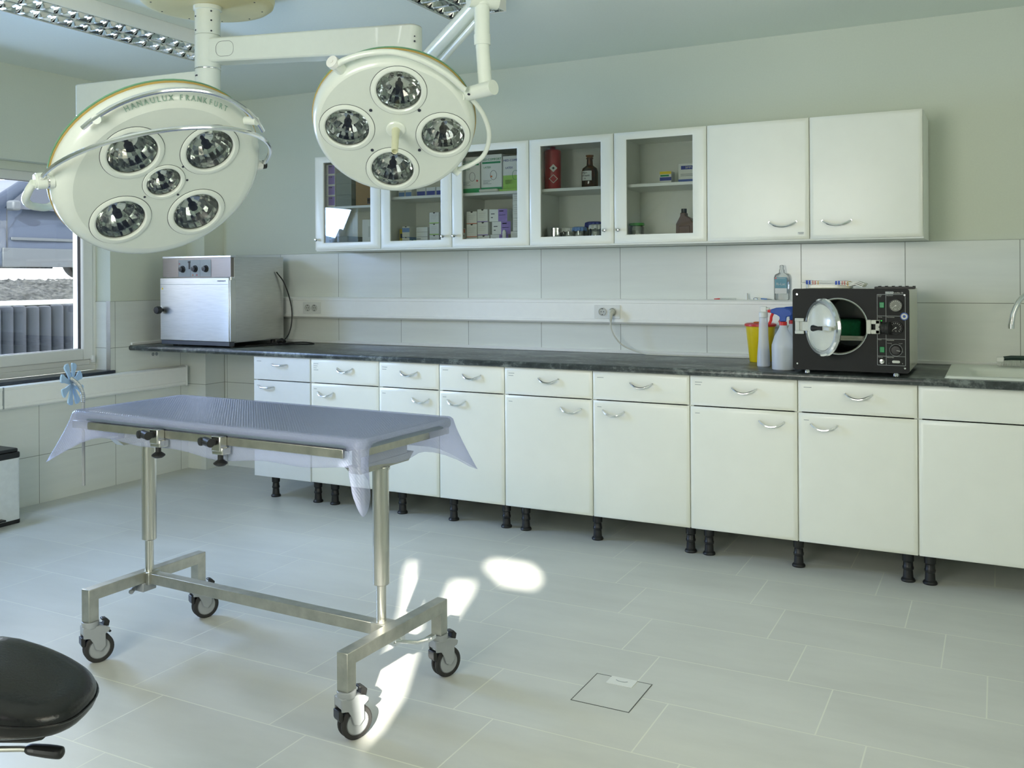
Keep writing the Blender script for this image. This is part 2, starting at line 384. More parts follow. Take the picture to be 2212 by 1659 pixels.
# boxed-in pipe chase in the corner
b = nb(); box(b, 0, .165, -.185, 0, 0, Z1); wc = struct('wall_corner', b, 'wall', smooth=False)
b = nb(); box(b, .008, .178, -.193, -.185, 0, 1.195); box(b, .165, .173, -.185, -.008, 0, 1.195); fin('wall_tiles', b, 'tile_plain', wc, smooth=False)
b = nb(); cyl(b, (.174, -.189, 0), (.174, -.189, 1.195), .004, seg=8); fin('tile_edge_trim', b, 'alu', wc)
# unseen windows: first two added for fill light, last lets in the sun
b = nb()
for x in (2.55, 3.32, 4.09):
    box(b, x, x+.06, Y0-.2, Y0-.12, .9, 2.2)
box(b, 2.55, 4.15, Y0-.2, Y0-.12, .9, .96); box(b, 2.55, 4.15, Y0-.2, Y0-.12, 2.14, 2.2)
o = struct('fill_window_rear', b, 'white', bevel=.004)
b = nb(); box(b, 2.58, 4.12, Y0-.162, Y0-.158, .93, 2.17); fin('glass', b, 'winpane', o, smooth=False)
b = nb()
for y in (-3.9, -2.93, -1.96):
    box(b, X1+.12, X1+.2, y, y+.06, .9, 2.2)
box(b, X1+.12, X1+.2, -3.9, -1.9, .9, .96); box(b, X1+.12, X1+.2, -3.9, -1.9, 2.14, 2.2)
o = struct('fill_window_right', b, 'white', bevel=.004)
b = nb(); box(b, X1+.158, X1+.162, -3.87, -1.93, .93, 2.17); fin('glass', b, 'winpane', o, smooth=False)
b = nb()
box(b, 4.3, 4.36, Y0-.2, Y0-.12, .9, 2.42); box(b, 5.89, 5.95, Y0-.2, Y0-.12, .9, 2.42)
box(b, 4.3, 5.95, Y0-.2, Y0-.12, .9, .96); box(b, 4.3, 5.95, Y0-.2, Y0-.12, 2.38, 2.42)
w4 = struct('window_4', b, 'white', bevel=.004)
def sun_gobo(left, right):  # unseen panels added so their cut edges shape the sun patches
    zs = sorted({z for z, _ in left} | {z for z, _ in right})
    def at(t, z):
        for (za, xa), (zb, xb) in zip(t, t[1:]):
            if za <= z <= zb: return xa+(xb-xa)*(z-za)/(zb-za+1e-9)
        return t[0][1] if z < t[0][0] else t[-1][1]
    b = nb(); n = 14; F = []; K = []
    for z in zs:
        xa, xb = at(left, z), at(right, z)
        F.append([b.verts.new((xa+(xb-xa)*i/n, Y0-.035+.012*sin(9*i/n*3), z)) for i in range(n+1)])
        K.append([b.verts.new((xa+(xb-xa)*i/n, Y0-.041+.012*sin(9*i/n*3), z)) for i in range(n+1)])
    for A, sgn in ((F, 1), (K, -1)):
        for r0, r1 in zip(A, A[1:]):
            for i in range(n): b.faces.new((r0[i], r0[i+1], r1[i+1], r1[i]))
    for i in range(len(zs)-1):
        b.faces.new((F[i][0], F[i+1][0], K[i+1][0], K[i][0])); b.faces.new((F[i][n], F[i+1][n], K[i+1][n], K[i][n]))
    return b
fin('sun_gobo', sun_gobo([(.85, 4.2), (2.5, 4.2)], [(.85, 4.826), (1.38, 4.825), (1.5, 4.811), (1.62, 4.792), (1.8, 4.80), (1.9, 4.79), (2.0, 4.77), (2.1, 4.745), (2.16, 4.74), (2.19, 4.75), (2.22, 4.81), (2.5, 4.82)]), 'sun_gobo', w4)
midl = [(.85, 4.80), (1.37, 4.815), (1.385, 4.828), (1.45, 4.875), (1.56, 4.912), (1.7, 4.915), (1.8, 4.905), (1.9, 4.89), (1.94, 4.86), (2.0, 4.83), (2.1, 4.80), (2.2, 4.775), (2.28, 4.765), (2.5, 4.74)]
midr = [(.85, 5.0), (1.86, 5.02), (1.89, 5.0), (1.93, 4.97), (2.10, 4.99), (2.115, 5.12), (2.135, 5.235), (2.20, 5.16), (2.233, 5.145), (2.32, 5.214), (2.36, 5.33), (2.5, 5.35)]
fin('sun_gobo', sun_gobo(midl, midr), 'sun_gobo', w4)
fin('sun_gobo', sun_gobo([(.85, 4.98), (1.86, 4.99), (1.89, 5.04), (2.0, 5.08), (2.06, 5.10), (2.125, 5.105), (2.13, 5.38), (2.16, 5.415), (2.22, 5.433), (2.32, 5.36), (2.36, 5.32), (2.5, 5.31)], [(.85, 6.05), (2.5, 6.05)]), 'sun_gobo', w4)
# window in the left wall
FX = -.134
b = nb()
def ring_frame(b, y0, y1, z0, z1, w_, xa, xb):
    box(b, xa, xb, y0, y0+w_, z0, z1); box(b, xa, xb, y1-w_, y1, z0, z1)
    box(b, xa, xb, y0+w_, y1-w_, z0, z0+w_); box(b, xa, xb, y0+w_, y1-w_, z1-w_, z1)
ring_frame(b, WY0, WY1, WZ0+.035, WZ1, .052, FX-.075, FX)
box(b, FX-.075, FX, -1.745, -1.645, WZ0+.08, WZ1-.05)
box(b, FX-.04, FX, WY0, WY1, WZ0, WZ0+.036)
w1 = struct('window_1', b, 'white', bevel=.004)
for ya, yb in ((-2.52, -1.72), (-1.67, -.872)):
    b = nb(); ring_frame(b, ya, yb, WZ0+.07, WZ1-.03, .072, FX-.065, FX+.014); sash = fin('sash', b, 'white', w1, bevel=.006)
    b = nb(); box(b, FX-.033, FX-.027, ya+.06, yb-.06, WZ0+.135, WZ1-.095); fin('glass', b, 'winpane', sash, smooth=False)
    b = nb(); ring_frame(b, ya+.066, yb-.066, WZ0+.136, WZ1-.096, .007, FX-.04, FX-.012); fin('gasket', b, 'rubber', sash, smooth=False)
b = nb(); box(b, FX+.0, FX+.03, -.886, -.868, .80, .845); box(b, FX+.005, FX+.026, -.89, -.864, .815, .83); fin('hinge', b, 'white', w1, bevel=.003)
b = nb(); box(b, FX, .032, WY0-.03, WY1+.0, WZ0-.018, WZ0); box(b, .0085, .032, WY1, WY1+.012, WZ0-.018, WZ0); struct('trim_1', b, 'sill', bevel=.002)
# shutter box above the window
b = nb(); box(b, FX, FX+.05, WY0, WY1, WZ1-.05, WZ1); struct('trim_2', b, 'wall', bevel=.002)

# ================================================================= OUTDOORS (seen through the window)
b = nb(); box(b, -1.53, -.36, -4.2, 2.2, .2, .42); struct('ground', b, 'concrete', smooth=False)
b = nb(); box(b, -30, -3.55, -12, 22, 1.0, 1.33); struct('ground_upper', b, 'concrete', smooth=False)
b = nb(); n = 180
rows = []
for i in range(46):
    t = i/45; rows.append([b.verts.new((-1.66-1.92*t, -4+6.0*j/n, 1.16+.17*t+(random.random()-.5)*.045)) for j in range(n+1)])
for r0, r1 in zip(rows, rows[1:]):
    for j in range(n): b.faces.new((r0[j], r0[j+1], r1[j+1], r1[j]))
v0 = [b.verts.new((x, y, .4)) for x, y in ((-1.66, -4), (-1.66, 2), (-3.58, 2), (-3.58, -4))]
b.faces.new((rows[0][0], rows[0][n], v0[1], v0[0])); b.faces.new((rows[-1][0], rows[-1][n], v0[2], v0[3])); b.faces.new(v0)
o = struct('ground_bank', b, 'stone', smooth=False)
b = nb(); box(b, -1.72, -1.64, -4, 2, 1.135, 1.175); struct('kerb', b, 'concrete', bevel=.008)
# unseen blocks added to keep the low sun out of the fill windows
b = nb(); box(b, 8.9, 12, -9.0, 1, .0, 9); box(b, .0, 7.9, -15, -12.6, .0, 9); struct('sun_blocker', b, P('blocker_render', rgb(120, 112, 100), .9), smooth=False)
# palisade
def palisade():
    b = nb(); prof = [(0, .40), (.052, .40), (.052, 1.115), (.046, 1.132), (.030, 1.14), (0, 1.142)]
    lathe(b, prof, M.Translation((0, 0, 0)), 14); return b
p0 = fin('palisade_post', palisade(), 'post', loc=(-1.585, -2.6, 0)); tag(p0, 'dark grey concrete palisade post in the row outside the window', 'post', 'palisade posts outside the window')
for i in range(1, 30): copy_tree(p0, (-1.585+random.uniform(-.006, .006), -2.6+i*.106, random.uniform(-.012, .004)))
# car
car = thing('car', 'dark silver blue car parked above the palisade, seen through the window', 'car', (-7.1, 3.62, 1.33), 0)
side = [(-2.15, .25), (-2.2, .55), (-2.12, .80), (-1.2, .92), (-.55, 1.36), (.95, 1.40), (1.75, 1.02), (2.1, .95), (2.18, .5), (2.12, .22),
        (1.72, .2), (1.68, .38), (1.55, .52), (1.35, .57), (1.15, .52), (1.02, .38), (.98, .2), (-.98, .17), (-1.02, .38), (-1.15, .52), (-1.35, .57), (-1.55, .52), (-1.68, .38), (-1.72, .22)]
MY = M(((0, 0, 1, 0), (1, 0, 0, 0), (0, 1, 0, 0), (0, 0, 0, 1)))
b = nb(); prism(b, side, -.82, .82, MY)
for v in b.verts:
    if v.co.z > .85: v.co.x *= .84
fin('body', b, 'carpaint', car, bevel=.05)
for s in (-1, 1):
    b = nb()
    for poly in ([(-.95, .93), (-.48, 1.27), (.12, 1.30), (.12, .93)], [(.2, .93), (.2, 1.30), (.88, 1.30), (1.2, 1.0), (1.15, .93)]):
        vs_ = [b.verts.new((s*(.826 if z < 1 else .70), y, z)) for y, z in poly]; b.faces.new(vs_)
    r = bmesh.ops.extrude_face_region(b, geom=b.faces[:]); bmesh.ops.translate(b, vec=(s*.012, 0, 0), verts=[g for g in r['geom'] if isinstance(g, bmesh.types.BMVert)])
    fin('window', b, 'carglass', car)
    b = nb(); box(b, *sorted((s*.815, s*.84)), -.97, .97, .17, .42); fin('sill_trim', b, 'cartrim', car, bevel=.01)
    b = nb(); box(b, *sorted((s*.815, s*.838)), -.85, 1.0, .52, .56); fin('side_moulding', b, 'cartrim', car, bevel=.008)
    for y in (-.9, .16, 1.02):
        b = nb(); box(b, *sorted((s*.815, s*.824)), y-.004, y+.004, .3, .92); fin('door_gap', b, 'dark', car)
    for y in (.02, 1.0):
        b = nb(); box(b, *sorted((s*.82, s*.85)), y-.09, y+.06, .76, .785); fin('door_handle', b, 'cartrim', car, bevel=.006)
    b = nb(); box(b, *sorted((s*.82, s*.98)), -.92, -.8, .9, 1.03); fin('mirror', b, 'cartrim', car, bevel=.03)
    for y in (-1.35, 1.35):
        b = nb(); lathe(b, [(0, 0), (.2, 0), (.3, .02), (.31, .1), (.3, .19), (.2, .2), (0, .2)], M.Translation((s*.66-.1, y, .31)) @ M.Rotation(pi/2, 4, 'Y'), 28)
        fin('wheel', b, 'rubber', car)

# ================================================================= TRUNKING
def trunk_profile(z0, z1, d=.062):
    return [(0, z0), (-d+.012, z0), (-d, z0+.010), (-d, z0+.026), (-d+.003, z0+.028), (-d+.003, z1-.024), (-d, z1-.022), (-d, z1-.008), (-d+.012, z1), (0, z1)]
t = thing('cable_trunking', 'long white wall trunking with sockets above the dark worktop', 'cable trunking', (0, 0, 0))
YZX = lambda y: M(((0, 0, 1, 0), (1, 0, 0, y), (0, 1, 0, 0), (0, 0, 0, 1)))
b = nb(); prism(b, trunk_profile(1.071, 1.211), .66, 4.60, YZX(-.008)); fin('body', b, 'trunk', t, ang=20)
def socket(x, z, y, parent, plugged=False):
    b = nb(); mt = XZ(y) @ M.Translation((x, z, 0))
    lathe(b, [(.0235, -.001), (.0235, .0045), (.0205, .005), (.0190, .0008), (0, .0008)], mt, 24); s = fin('socket', b, 'contact_well', parent)
    b = nb()
    for dx in (-.0075, .0075): cyl(b, (x+dx, y, z), (x+dx, y-.0016, z), .0028, seg=8)
    for dz in (-.0165, .0165): box(b, x-.003, x+.003, y-.004, y, z+dz-.002, z+dz+.002)
    fin('contact', b, 'ink', s, smooth=False)
for xa, xb in ((.951, 1.10), (3.067, 3.223)):
    b = nb(); prism(b, rrect(xa, xb, 1.1, 1.178, .004), 0, .005, XZ(-.068)); pl = fin('socket_plate', b, 'white', t, bevel=.001)
    zc = 1.139
    for xx in (xa+.042, xa+.042+.056) if xa < 2 else (xa+.05, xa+.112): socket(xx, zc, -.0732, pl)
t = thing('cable_trunking', 'white wall trunking running below the window sill', 'cable trunking', (0, 0, 0))
XZY = M(((-1, 0, 0, .008), (0, 0, 1, 0), (0, 1, 0, 0), (0, 0, 0, 1)))
b = nb(); prism(b, trunk_profile(.594, .73, .055), -4.2, -.25, XZY); fin('body', b, 'trunk', t, ang=20)
b = nb(); box(b, .008, .066, -.255, -.247, .592, .733); fin('end_cap', b, 'white', t, bevel=.003)
b = nb(); box(b, .0085, .0645, -1.62, -1.612, .6, .725); fin('cover_joint', b, 'print_grey', t, smooth=False)
# small two-hole socket above the low trunking
o = thing('wall_socket', 'small white socket plate on the tiles under the worktop end', 'socket', (0, 0, 0))
b = nb(); box(b, .008, .014, -.53, -.45, .80, .855); fin('plate', b, 'white', o, bevel=.003)
b = nb(); cyl(b, (.0135, -.505, .828), (.0148, -.505, .828), .012); cyl(b, (.0135, -.475, .828), (.0148, -.475, .828), .012); fin('contact', b, 'print_grey', o)

# ================================================================= BASE CABINETS
YF, ZB, ZT, ZD = -.677, .1385, .8655, .7228
def bow_handle(parent, x, z, y, span=.112, straight=False):
    b = nb(); pts = []
    for i in range(17):
        t = -1+2*i/16; sag = (1-t*t)
        pts.append((x+t*span/2, y-.004-.020*min(1, sag*1.25), z+.010-(0.006 if straight else .022)*sag))
    rad = [.0042+.0030*min(1, (1-abs(-1+2*i/16))*3) for i in range(17)]
    tube(b, pts, rad, 8, flat=.75)
    for s in (-1, 1): cyl(b, (x+s*span/2, y, z+.010), (x+s*span/2, y-.006, z+.010), .0042, seg=8)
    return fin('handle', b, 'alu' if straight else 'chromes', parent)
def foot(parent, x, y, h=.1385):
    b = nb()
    lathe(b, [(0, 0), (.029, 0), (.030, .006), (.027, .012), (.022, .016), (.0195, .05), (.0225, .053), (.0235, .062), (.021, .066), (.0195, .085), (.024, .09), (.025, .12), (.034, .122), (.036, h-.001), (0, h-.001)], M.Translation((x, y, 0)), 18)
    fin('leg', b, 'black', parent)
bx = [1.0713, 1.5095, 1.9985, 2.3983, 2.8022, 3.3022, 3.8022, 4.3022, 4.8022, 5.4022]
labs = ['base cabinet with straight bar handles, at the open end of the worktop', 'base cabinet second from the open end, behind the table column',
        'base cabinet partly hidden behind the clear sheet corner, handle on its hinge-free edge', 'narrow base cabinet just past the hanging sheet corner',
        'base cabinet with the warm sun glow at the foot of its door', 'base cabinet next to the sun-glow one, below the plugged-in cable',
        'base cabinet below the white spray bottles, door handle near its far edge', 'base cabinet directly under the black autoclave', 'base cabinet under the sink with a plain handleless top panel', '']
doorside = ['L', 'L', 'R', 'L', 'R', 'L', 'R', 'L', 'R']
feet = {0: [1.165, 1.478], 1: [1.545+.072, 1.93], 2: [2.096, 2.360], 3: [2.436, 2.765], 4: [2.882, 3.262], 5: [3.345, 3.7775], 6: [3.8677, 4.262], 7: [4.325, 4.753], 8: [4.8408, 5.36]}
feet[0] = [1.162, 1.490]; feet[4] = [2.8814, 3.29]; feet[6] = [3.8677, 4.287]; feet[5] = [3.36, 3.7775]; feet[7] = [4.36, 4.753]
hid = {5: 0, 7: 0, 2: 1}   # at these seams one shared front leg carries both cabinets
for i in range(9):
    xa, xb = bx[i], bx[i+1]; mt = 'cabw' if i == 0 else 'cab'
    c = thing('base_cabinet', 'cream white ' + labs[i] if i else 'cold white ' + labs[i], 'cabinet', (xa, 0, 0), 0, 'base cabinets under the worktop')
    wd = xb-xa
    b = nb()
    for q in ((0, .016, -.655, -.06, ZB, .866), (wd-.016, wd, -.655, -.06, ZB, .866), (.016, wd-.016, -.655, -.06, ZB, ZB+.016), (.016, wd-.016, -.066, -.06, ZB+.016, .866), (.016, wd-.016, -.655, -.6, .85, .866)): box(b, *q)
    fin('carcass', b, 'carcass', c, smooth=False)
    e = .003 if i == 0 else .02; dr = .002 if i == 0 else .008
    b = nb(); softpanel(b, .003, wd-.003, ZD+.003, ZT, -.657, YF, e, dr); d1 = fin('drawer' if i < 8 else 'top_panel', b, mt, c, ang=50)
    b = nb(); softpanel(b, .003, wd-.003, ZB, ZD-.003, -.657, YF, e, dr); d2 = fin('door', b, mt, c, ang=50)
    if i < 8: bow_handle(d1, wd*(.52 if i != 0 else .47), .807 if i else .812, YF, straight=(i == 0))
    hx = {0: .105, 1: .115}.get(i, .115 if doorside[i] == 'L' else wd-.115)
    bow_handle(d2, hx, .663 if i else .675, YF, straight=(i == 0))
    # little paper labels in the upper corner
    b = nb(); nl = [1, 4, 2, 1, 2, 1, 2, 1, 0][i]
    for q in range(nl): box(b, .028, .028+.034-.006*(q % 3), YF-.0006, YF, ZT-.030-.012*q, ZT-.0275-.012*q)
    if nl: fin('label_strip', b, 'print_grey', d1, smooth=False)
    if i < 8:
        b = nb(); box(b, .028, .05, YF-.0006, YF, ZD-.034, ZD-.0315); fin('label_strip', b, 'print_grey', d2, smooth=False)
    for fx in feet[i]:
        if not (i in hid and fx == feet[i][hid[i]]): foot(c, fx-xa, -.585)
        foot(c, fx-xa, -.13)

# ================================================================= WORKTOP
wt = thing('worktop', 'long dark mottled stone-look worktop over the base cabinets', 'worktop', (0, 0, 0))
b = nb(); r = .012
prof = [(-.012, .868), (-.70+r, .868)] + [(-.70+r-r*sin(a), .868+r-r*cos(a)) for a in (radians(45), radians(90))] + [(-.70, .901-r)] + [(-.70+r-r*cos(a), .901-r+r*sin(a)) for a in (radians(45), radians(90))] + [(-.012, .901)]
# sink cut-out: worktop in three pieces that touch, so the basin can drop in
def wseg(x0, x1, ya=-.012, yb=None):
    prism(b, prof, x0, x1, YZX(0))
wseg(.010, 4.925)
box(b, 4.925, 5.86, -.698, -.655, .868, .901); box(b, 4.925, 5.86, -.10, -.012, .868, .901); box(b, 5.86, 6.1, -.698, -.012, .868, .901)
fin('slab', b, 'worktop', wt, ang=25)
b = nb(); box(b, .18, 6.1, -.026, -.008, .901, .921); box(b, .008, .026, -.69, -.195, .901, .921); box(b, .026, .18, -.208, -.195, .901, .921); fin('sealing_strip', b, 'white', wt, bevel=.004)
# sink
sk = thing('sink', 'pale inset sink in the dark worktop beside the autoclave', 'sink', (0, 0, 0))
b = nb()
def rl(x0, x1, y0, y1, z, r): return [b.verts.new((x, y, z)) for x, y in rrect(x0, x1, y0, y1, r, 4)]
Ls = [rl(4.905, 5.88, -.665, -.055, .9015, .012), rl(4.91, 5.875, -.66, -.06, .911, .012), rl(4.93, 5.85, -.64, -.08, .914, .02), rl(4.965, 5.82, -.60, -.13, .906, .03),
      rl(4.985, 5.80, -.585, -.15, .904, .05), rl(4.995, 5.79, -.575, -.16, .89, .05), rl(5.01, 5.775, -.56, -.175, .77, .06), rl(5.06, 5.72, -.51, -.22, .755, .06)]
for p, q in zip(Ls, Ls[1:]):
    n = len(p)
    for i in range(n): b.faces.new((p[i], p[(i+1) % n], q[(i+1) % n], q[i]))
b.faces.new(Ls[-1]); fin('basin', b, 'sink', sk, ang=50)
b = nb(); cyl(b, (5.4, -.36, .755), (5.4, -.36, .758), .04); fin('drain', b, 'chrome', sk)
fc = thing('faucet', 'chrome gooseneck tap whose spout hangs over the sink', 'tap', (5.42, -.105, .9155))
b = nb(); lathe(b, [(0, 0), (.026, 0), (.026, .006), (.02, .012), (.019, .09), (.012, .1), (0, .1)]); fin('body', b, 'chrome', fc)
b = nb(); tube(b, smoothpts([(0, 0, .09), (0, 0, .2), (-.015, -.012, .29), (-.07, -.05, .345), (-.15, -.11, .355), (-.215, -.16, .32), (-.248, -.187, .26), (-.26, -.197, .195)], 8), .0125, 14); fin('spout', b, 'chrome', fc)
b = nb(); lathe(b, [(0, 0), (.0135, 0), (.0135, .02), (0, .02)], M.Translation((-.2595, -.197, .182))); fin('aerator', b, 'chrome', fc)
b = nb(); tube(b, [(.018, 0, .07), (.05, -.01, .085), (.09, -.02, .1)], [.007, .006, .005], 8); fin('lever', b, 'chrome', fc)
br = thing('scrub_brush', 'dark green scrub brush with pale bristles on the rear sink rim', 'brush', (5.10, -.105, .9145))
b = nb(); box(b, 0, .032, -.025, .02, .018, .04); fin('head_block', b, 'white', br, bevel=.004)
b = nb(); tube(b, [(.03, 0, .033), (.06, 0, .037), (.12, 0, .038), (.2, 0, .03)], [.010, .011, .011, .008], 10); fin('grip', b, P('dark_green_plastic', rgb(22, 48, 42), .4), br)
b = nb()
for i in range(24):
    for j in range(3): cyl(b, (.004+i*.0055, -.014+j*.013, .0), (.004+i*.0055, -.014+j*.013, .026), .0013, seg=5)
fin('bristles', b, 'print_white', br)

# ================================================================= WALL CABINETS
YU = -.3876; UB, UT = 1.514, 2.095
ulabs = ['glass-door wall cabinet nearest the window with a stack of purple-striped boxes', 'glass-door wall cabinet with small medicine cartons, behind the four-eyed lamp',
         'glass-door wall cabinet holding tall green and white glove boxes', 'glass-door wall cabinet holding the red canister and brown bottle',
         'glass-door wall cabinet holding the brown jug and green-lidded jar', 'closed wall cabinet beside the glass-door ones, small paper label at its lower corner', 'closed wall cabinet at the end of the row, away from the window']
for i in range(7):
    xa = 1.3097+.5*i; wd = .5; c = thing('wall_cabinet', 'cream white ' + ulabs[i], 'cabinet', (xa, 0, 0), 0, 'wall cabinets')
    b = nb(); ca, cb_ = (0 if i else 0), wd
    for q in ((0, .016, -.367, -.009, UB-.008, UT), (wd-.016, wd, -.367, -.009, UB-.008, UT), (.016, wd-.016, -.367, -.009, UB-.008, UB+.01), (.016, wd-.016, -.367, -.009, UT-.016, UT), (.016, wd-.016, -.016, -.009, UB+.01, UT-.016)): box(b, *q)
    fin('carcass', b, 'carcass', c, smooth=False)
    if i < 5:
        hole = (.072, .428, UB+.044, UT-.039)
        b = nb(); softpanel(b, .003, wd-.003, UB, UT, -.369, YU, .02, .008, hole); d = fin('door', b, 'cab', c, ang=50)
        b = nb(); box(b, hole[0]-.004, hole[1]+.004, -.377, -.373, hole[2]-.004, hole[3]+.004); fin('glass', b, 'pane', d, smooth=False)
        kx = .028 if i in (0, 2, 4) else wd-.045
        if i in (1, 3): kx = wd-.048
        b = nb(); lathe(b, [(0, 0), (.005, 0), (.004, .008), (.009, .014), (.0105, .019), (.008, .024), (0, .026)], XZ(YU) @ M.Translation((kx, 1.578+(.006 if i > 2 else 0), 0)), 16); fin('knob', b, 'chrome', d)
        if i:
            b = nb(); box(b, .017, wd-.017, -.342, -.017, 1.809, 1.825); fin('shelf', b, 'white', c, bevel=.001)
        else:
            b = nb(); box(b, .017, wd-.017, -.342, -.017, 1.770, 1.785); fin('shelf', b, 'white', c, bevel=.001)
    else:
        b = nb(); softpanel(b, .003, wd-.003, UB, UT, -.369, YU, .02, .008); d = fin('door', b, 'cab', c, ang=50)
        bow_handle(d, wd-.125 if i == 5 else .125, 1.588, YU, .13)
        if i == 5:
            b = nb(); box(b, wd-.055, wd-.025, YU-.0005, YU, 1.536, 1.548); lb = fin('label_strip', b, 'paper', d, smooth=False)
            b = nb(); box(b, wd-.053, wd-.027, YU-.001, YU-.0005, 1.5445, 1.546); box(b, wd-.049, wd-.028, YU-.001, YU-.0005, 1.5385, 1.54); fin('print', b, 'ink', lb, smooth=False)

# ================================================================= CABINET CONTENTS
def carton(name, x0, x1, z0, z1, yf, depth, mat, label, cat='box', group=None, bands=(), texts=(), notch=None):
    """bands: (u0,u1,v0,v1,mat) fractions of the front; texts: (string,size,u,v,mat)"""
    z0 += .0005
    t = thing(name, label, cat, ((x0+x1)/2, yf, z0), 0, group); wd, h = x1-x0, z1-z0
    b = nb(); box(b, -wd/2, wd/2, 0, depth, 0, h); fin('carton', b, mat, t, bevel=.0008)
    for (u0, u1, v0, v1, mm) in bands:
        b = nb(); box(b, -wd/2+u0*wd, -wd/2+u1*wd, -.0006, .0002, v0*h, v1*h); fin('print', b, mm, t, smooth=False)
    for (s, size, u, v, mm) in texts:
        b = nb(); text_into(b, s, size, XZ(-.001) @ M.Translation((-wd/2+u*wd, v*h, 0)), depth=.0003); fin('lettering', b, mm, t, smooth=False)
    if notch:
        b = nb(); prism(b, [(notch*cos(a), -notch*abs(sin(a))) for a in [pi*k/8 for k in range(9)]], .0, .0008, XZ(0) @ M.Translation((0, h, 0))); fin('thumb_notch', b, 'dark', t, smooth=False)
    return t
SH = 1.825
lines = lambda n, u0, u1, v0, v1, mm: [(u0, u1-(.08*(i % 3)), v1-(v1-v0)*i/n-.012, v1-(v1-v0)*i/n, mm) for i in range(n)]
z = 1.7855
ords = ['bottom', 'second', 'third', 'top']
for k_ in range(4):
    zz = z+k_*.066
    carton('medicine_box', 1.345, 1.432, zz, zz+.0655, -.335, .12, 'paper', 'purple and white striped box, %s of its stack in the first wall cabinet' % ords[k_], group='purple striped boxes',
           bands=[(.42, .98, .12, .95, 'purple'), (.03, .12, .1, .9, 'cartgrey'), (.48, .75, .78, .86, 'ink')])
    if k_ < 3:
        carton('medicine_box', 1.437, 1.556, z+k_*.07, z+k_*.07+.0695, -.33, .14, 'cartgrey', 'plain grey box, %s of its stack of three beside the striped boxes' % ords[k_] if k_ < 2 else 'plain grey box, topmost of the stack beside the striped boxes', group='grey boxes')
t = carton('cardboard_box', 1.582, 1.775, z, z+.18, -.32, .2, 'card', 'brown cardboard box with printed symbols beside the grey boxes', bands=[(.45, .58, .05, .24, 'ink'), (.47, .56, .08, .21, 'card'), (.63, .66, .05, .24, 'ink')], texts=[('X', .04, .72, .14, 'ink')])
carton('file_box', 1.36, 1.50, UB+.0105, 1.60, -.30, .2, 'cartgrey', 'low grey box on the floor of the first wall cabinet', cat='box')
carton('paper_box', 1.60, 1.76, UB+.0105, 1.70, -.28, .2, 'paper', 'pale box with a blue printed notice, bottom of the first wall cabinet', bands=[(.28, .95, .38, .76, 'print_white')], texts=[('LIDOC', .022, .62, .62, 'skyprint')])
# cabinet 2
FL = UB+.0105
for k_, (xa, xb) in enumerate(((1.86, 1.905), (1.91, 1.955), (1.99, 2.055), (2.06, 2.125), (2.13, 2.19), (2.195, 2.25))):
    carton('vial_box', xa, xb, SH, SH+.055, -.26, .1, 'paper', ['small pale', 'small white', 'blue and white', 'blue fronted', 'dark blue', 'blue edged'][k_] + ' vial box on the upper shelf behind the four-eyed lamp', group='vial boxes on the upper shelf',
           bands=[(.05, .95, .05, .6, 'inkblue' if k_ > 1 else 'skyprint')])
carton('medicine_box', 1.838, 1.884, FL, 1.637, -.22, .1, 'yellow', 'yellow-brown carton beside the blue one in the second wall cabinet', bands=[(.1, .9, .5, .75, 'ink'), (.1, .9, .1, .35, 'card')])
carton('medicine_box', 1.888, 1.941, FL, 1.585, -.265, .1, 'skyprint', 'light blue and white carton, lower of two', bands=[(0, 1, .45, .95, 'paper')], notch=.006)
carton('medicine_box', 1.888, 1.941, 1.5855, 1.650, -.265, .1, 'paper', 'light blue and white carton, upper of two', bands=[(0, 1, .45, .85, 'skyprint')], notch=.006)
carton('medicine_box', 1.946, 1.985, FL, 1.566, -.27, .1, 'lime', 'small lime green carton between blue and plain white ones', notch=.006, bands=[(.1, .9, .6, .9, 'paper')])
for k_ in range(4):
    zz = FL+.0295*k_
    carton('medicine_box', 1.99, 2.07, zz, zz+.029, -.265, .1, 'paper', 'plain white flat carton, %s of a stack of four' % ords[k_], group='plain white flat cartons', bands=[(.05, .4, .5, .7, 'print_grey')] if k_ == 1 else ())
for k_ in range(3):
    zz = FL+.068*k_
    carton('suture_box', 2.084, 2.15, zz, zz+.0675, -.265, .1, 'paper', 'white carton with a thin lime band, %s of three by the door edge' % ['bottom', 'middle', 'top'][k_], group='lime band cartons', bands=[(0, 1, .02, .1, 'lime')]+lines(3, .2, .8, .3, .75, 'print_grey'), notch=.007)
for k_, (x_, h_) in enumerate(((2.175, .10), (2.235, .07))):
    carton('medicine_box', x_, x_+.05, FL, FL+h_, -.22, .1, 'paper', ['tall', 'short'][k_] + ' white carton hidden by the door frame of the second wall cabinet')
# cabinet 3
def glovebox(x0, x1, z1, label, lime=False, c2='greenprint'):
    t = carton('glove_box', x0, x1, SH, z1, -.315, .09, 'paper', label, group='glove boxes',
               bands=([(0, 1, 0, .13, 'greenprint')] if not lime else [(0, 1, .0, .45, 'lime')]) + lines(4, .1, .5, .2, .32, 'print_grey'),
               texts=[('MED-COMFORT', (x1-x0)*.135, .5, .87, 'inkblue' if lime else 'inkgreen')])
    wd, h = x1-x0, z1-SH
    b = nb()
    if not lime: box(b, -wd*.44, wd*.44, -.0012, 0, h*.76, h*.81)
    text_into(b, 'LATEX', wd*.12, XZ(-.0012) @ M.Translation((-wd*.2, h*.66, 0)), depth=.0002)
    fin('lettering', b, 'inkblue' if lime else 'inkgreen', t, smooth=False)
    b = nb(); tube(b, [(wd*.1+wd*.15*cos(a), -.001, h*.45+wd*.2*sin(a)) for a in [2*pi*k/20 for k in range(20)]], .0009, 5, cyclic=True); fin('emblem', b, 'ink' if not lime else 'inkgreen', t)
    return t
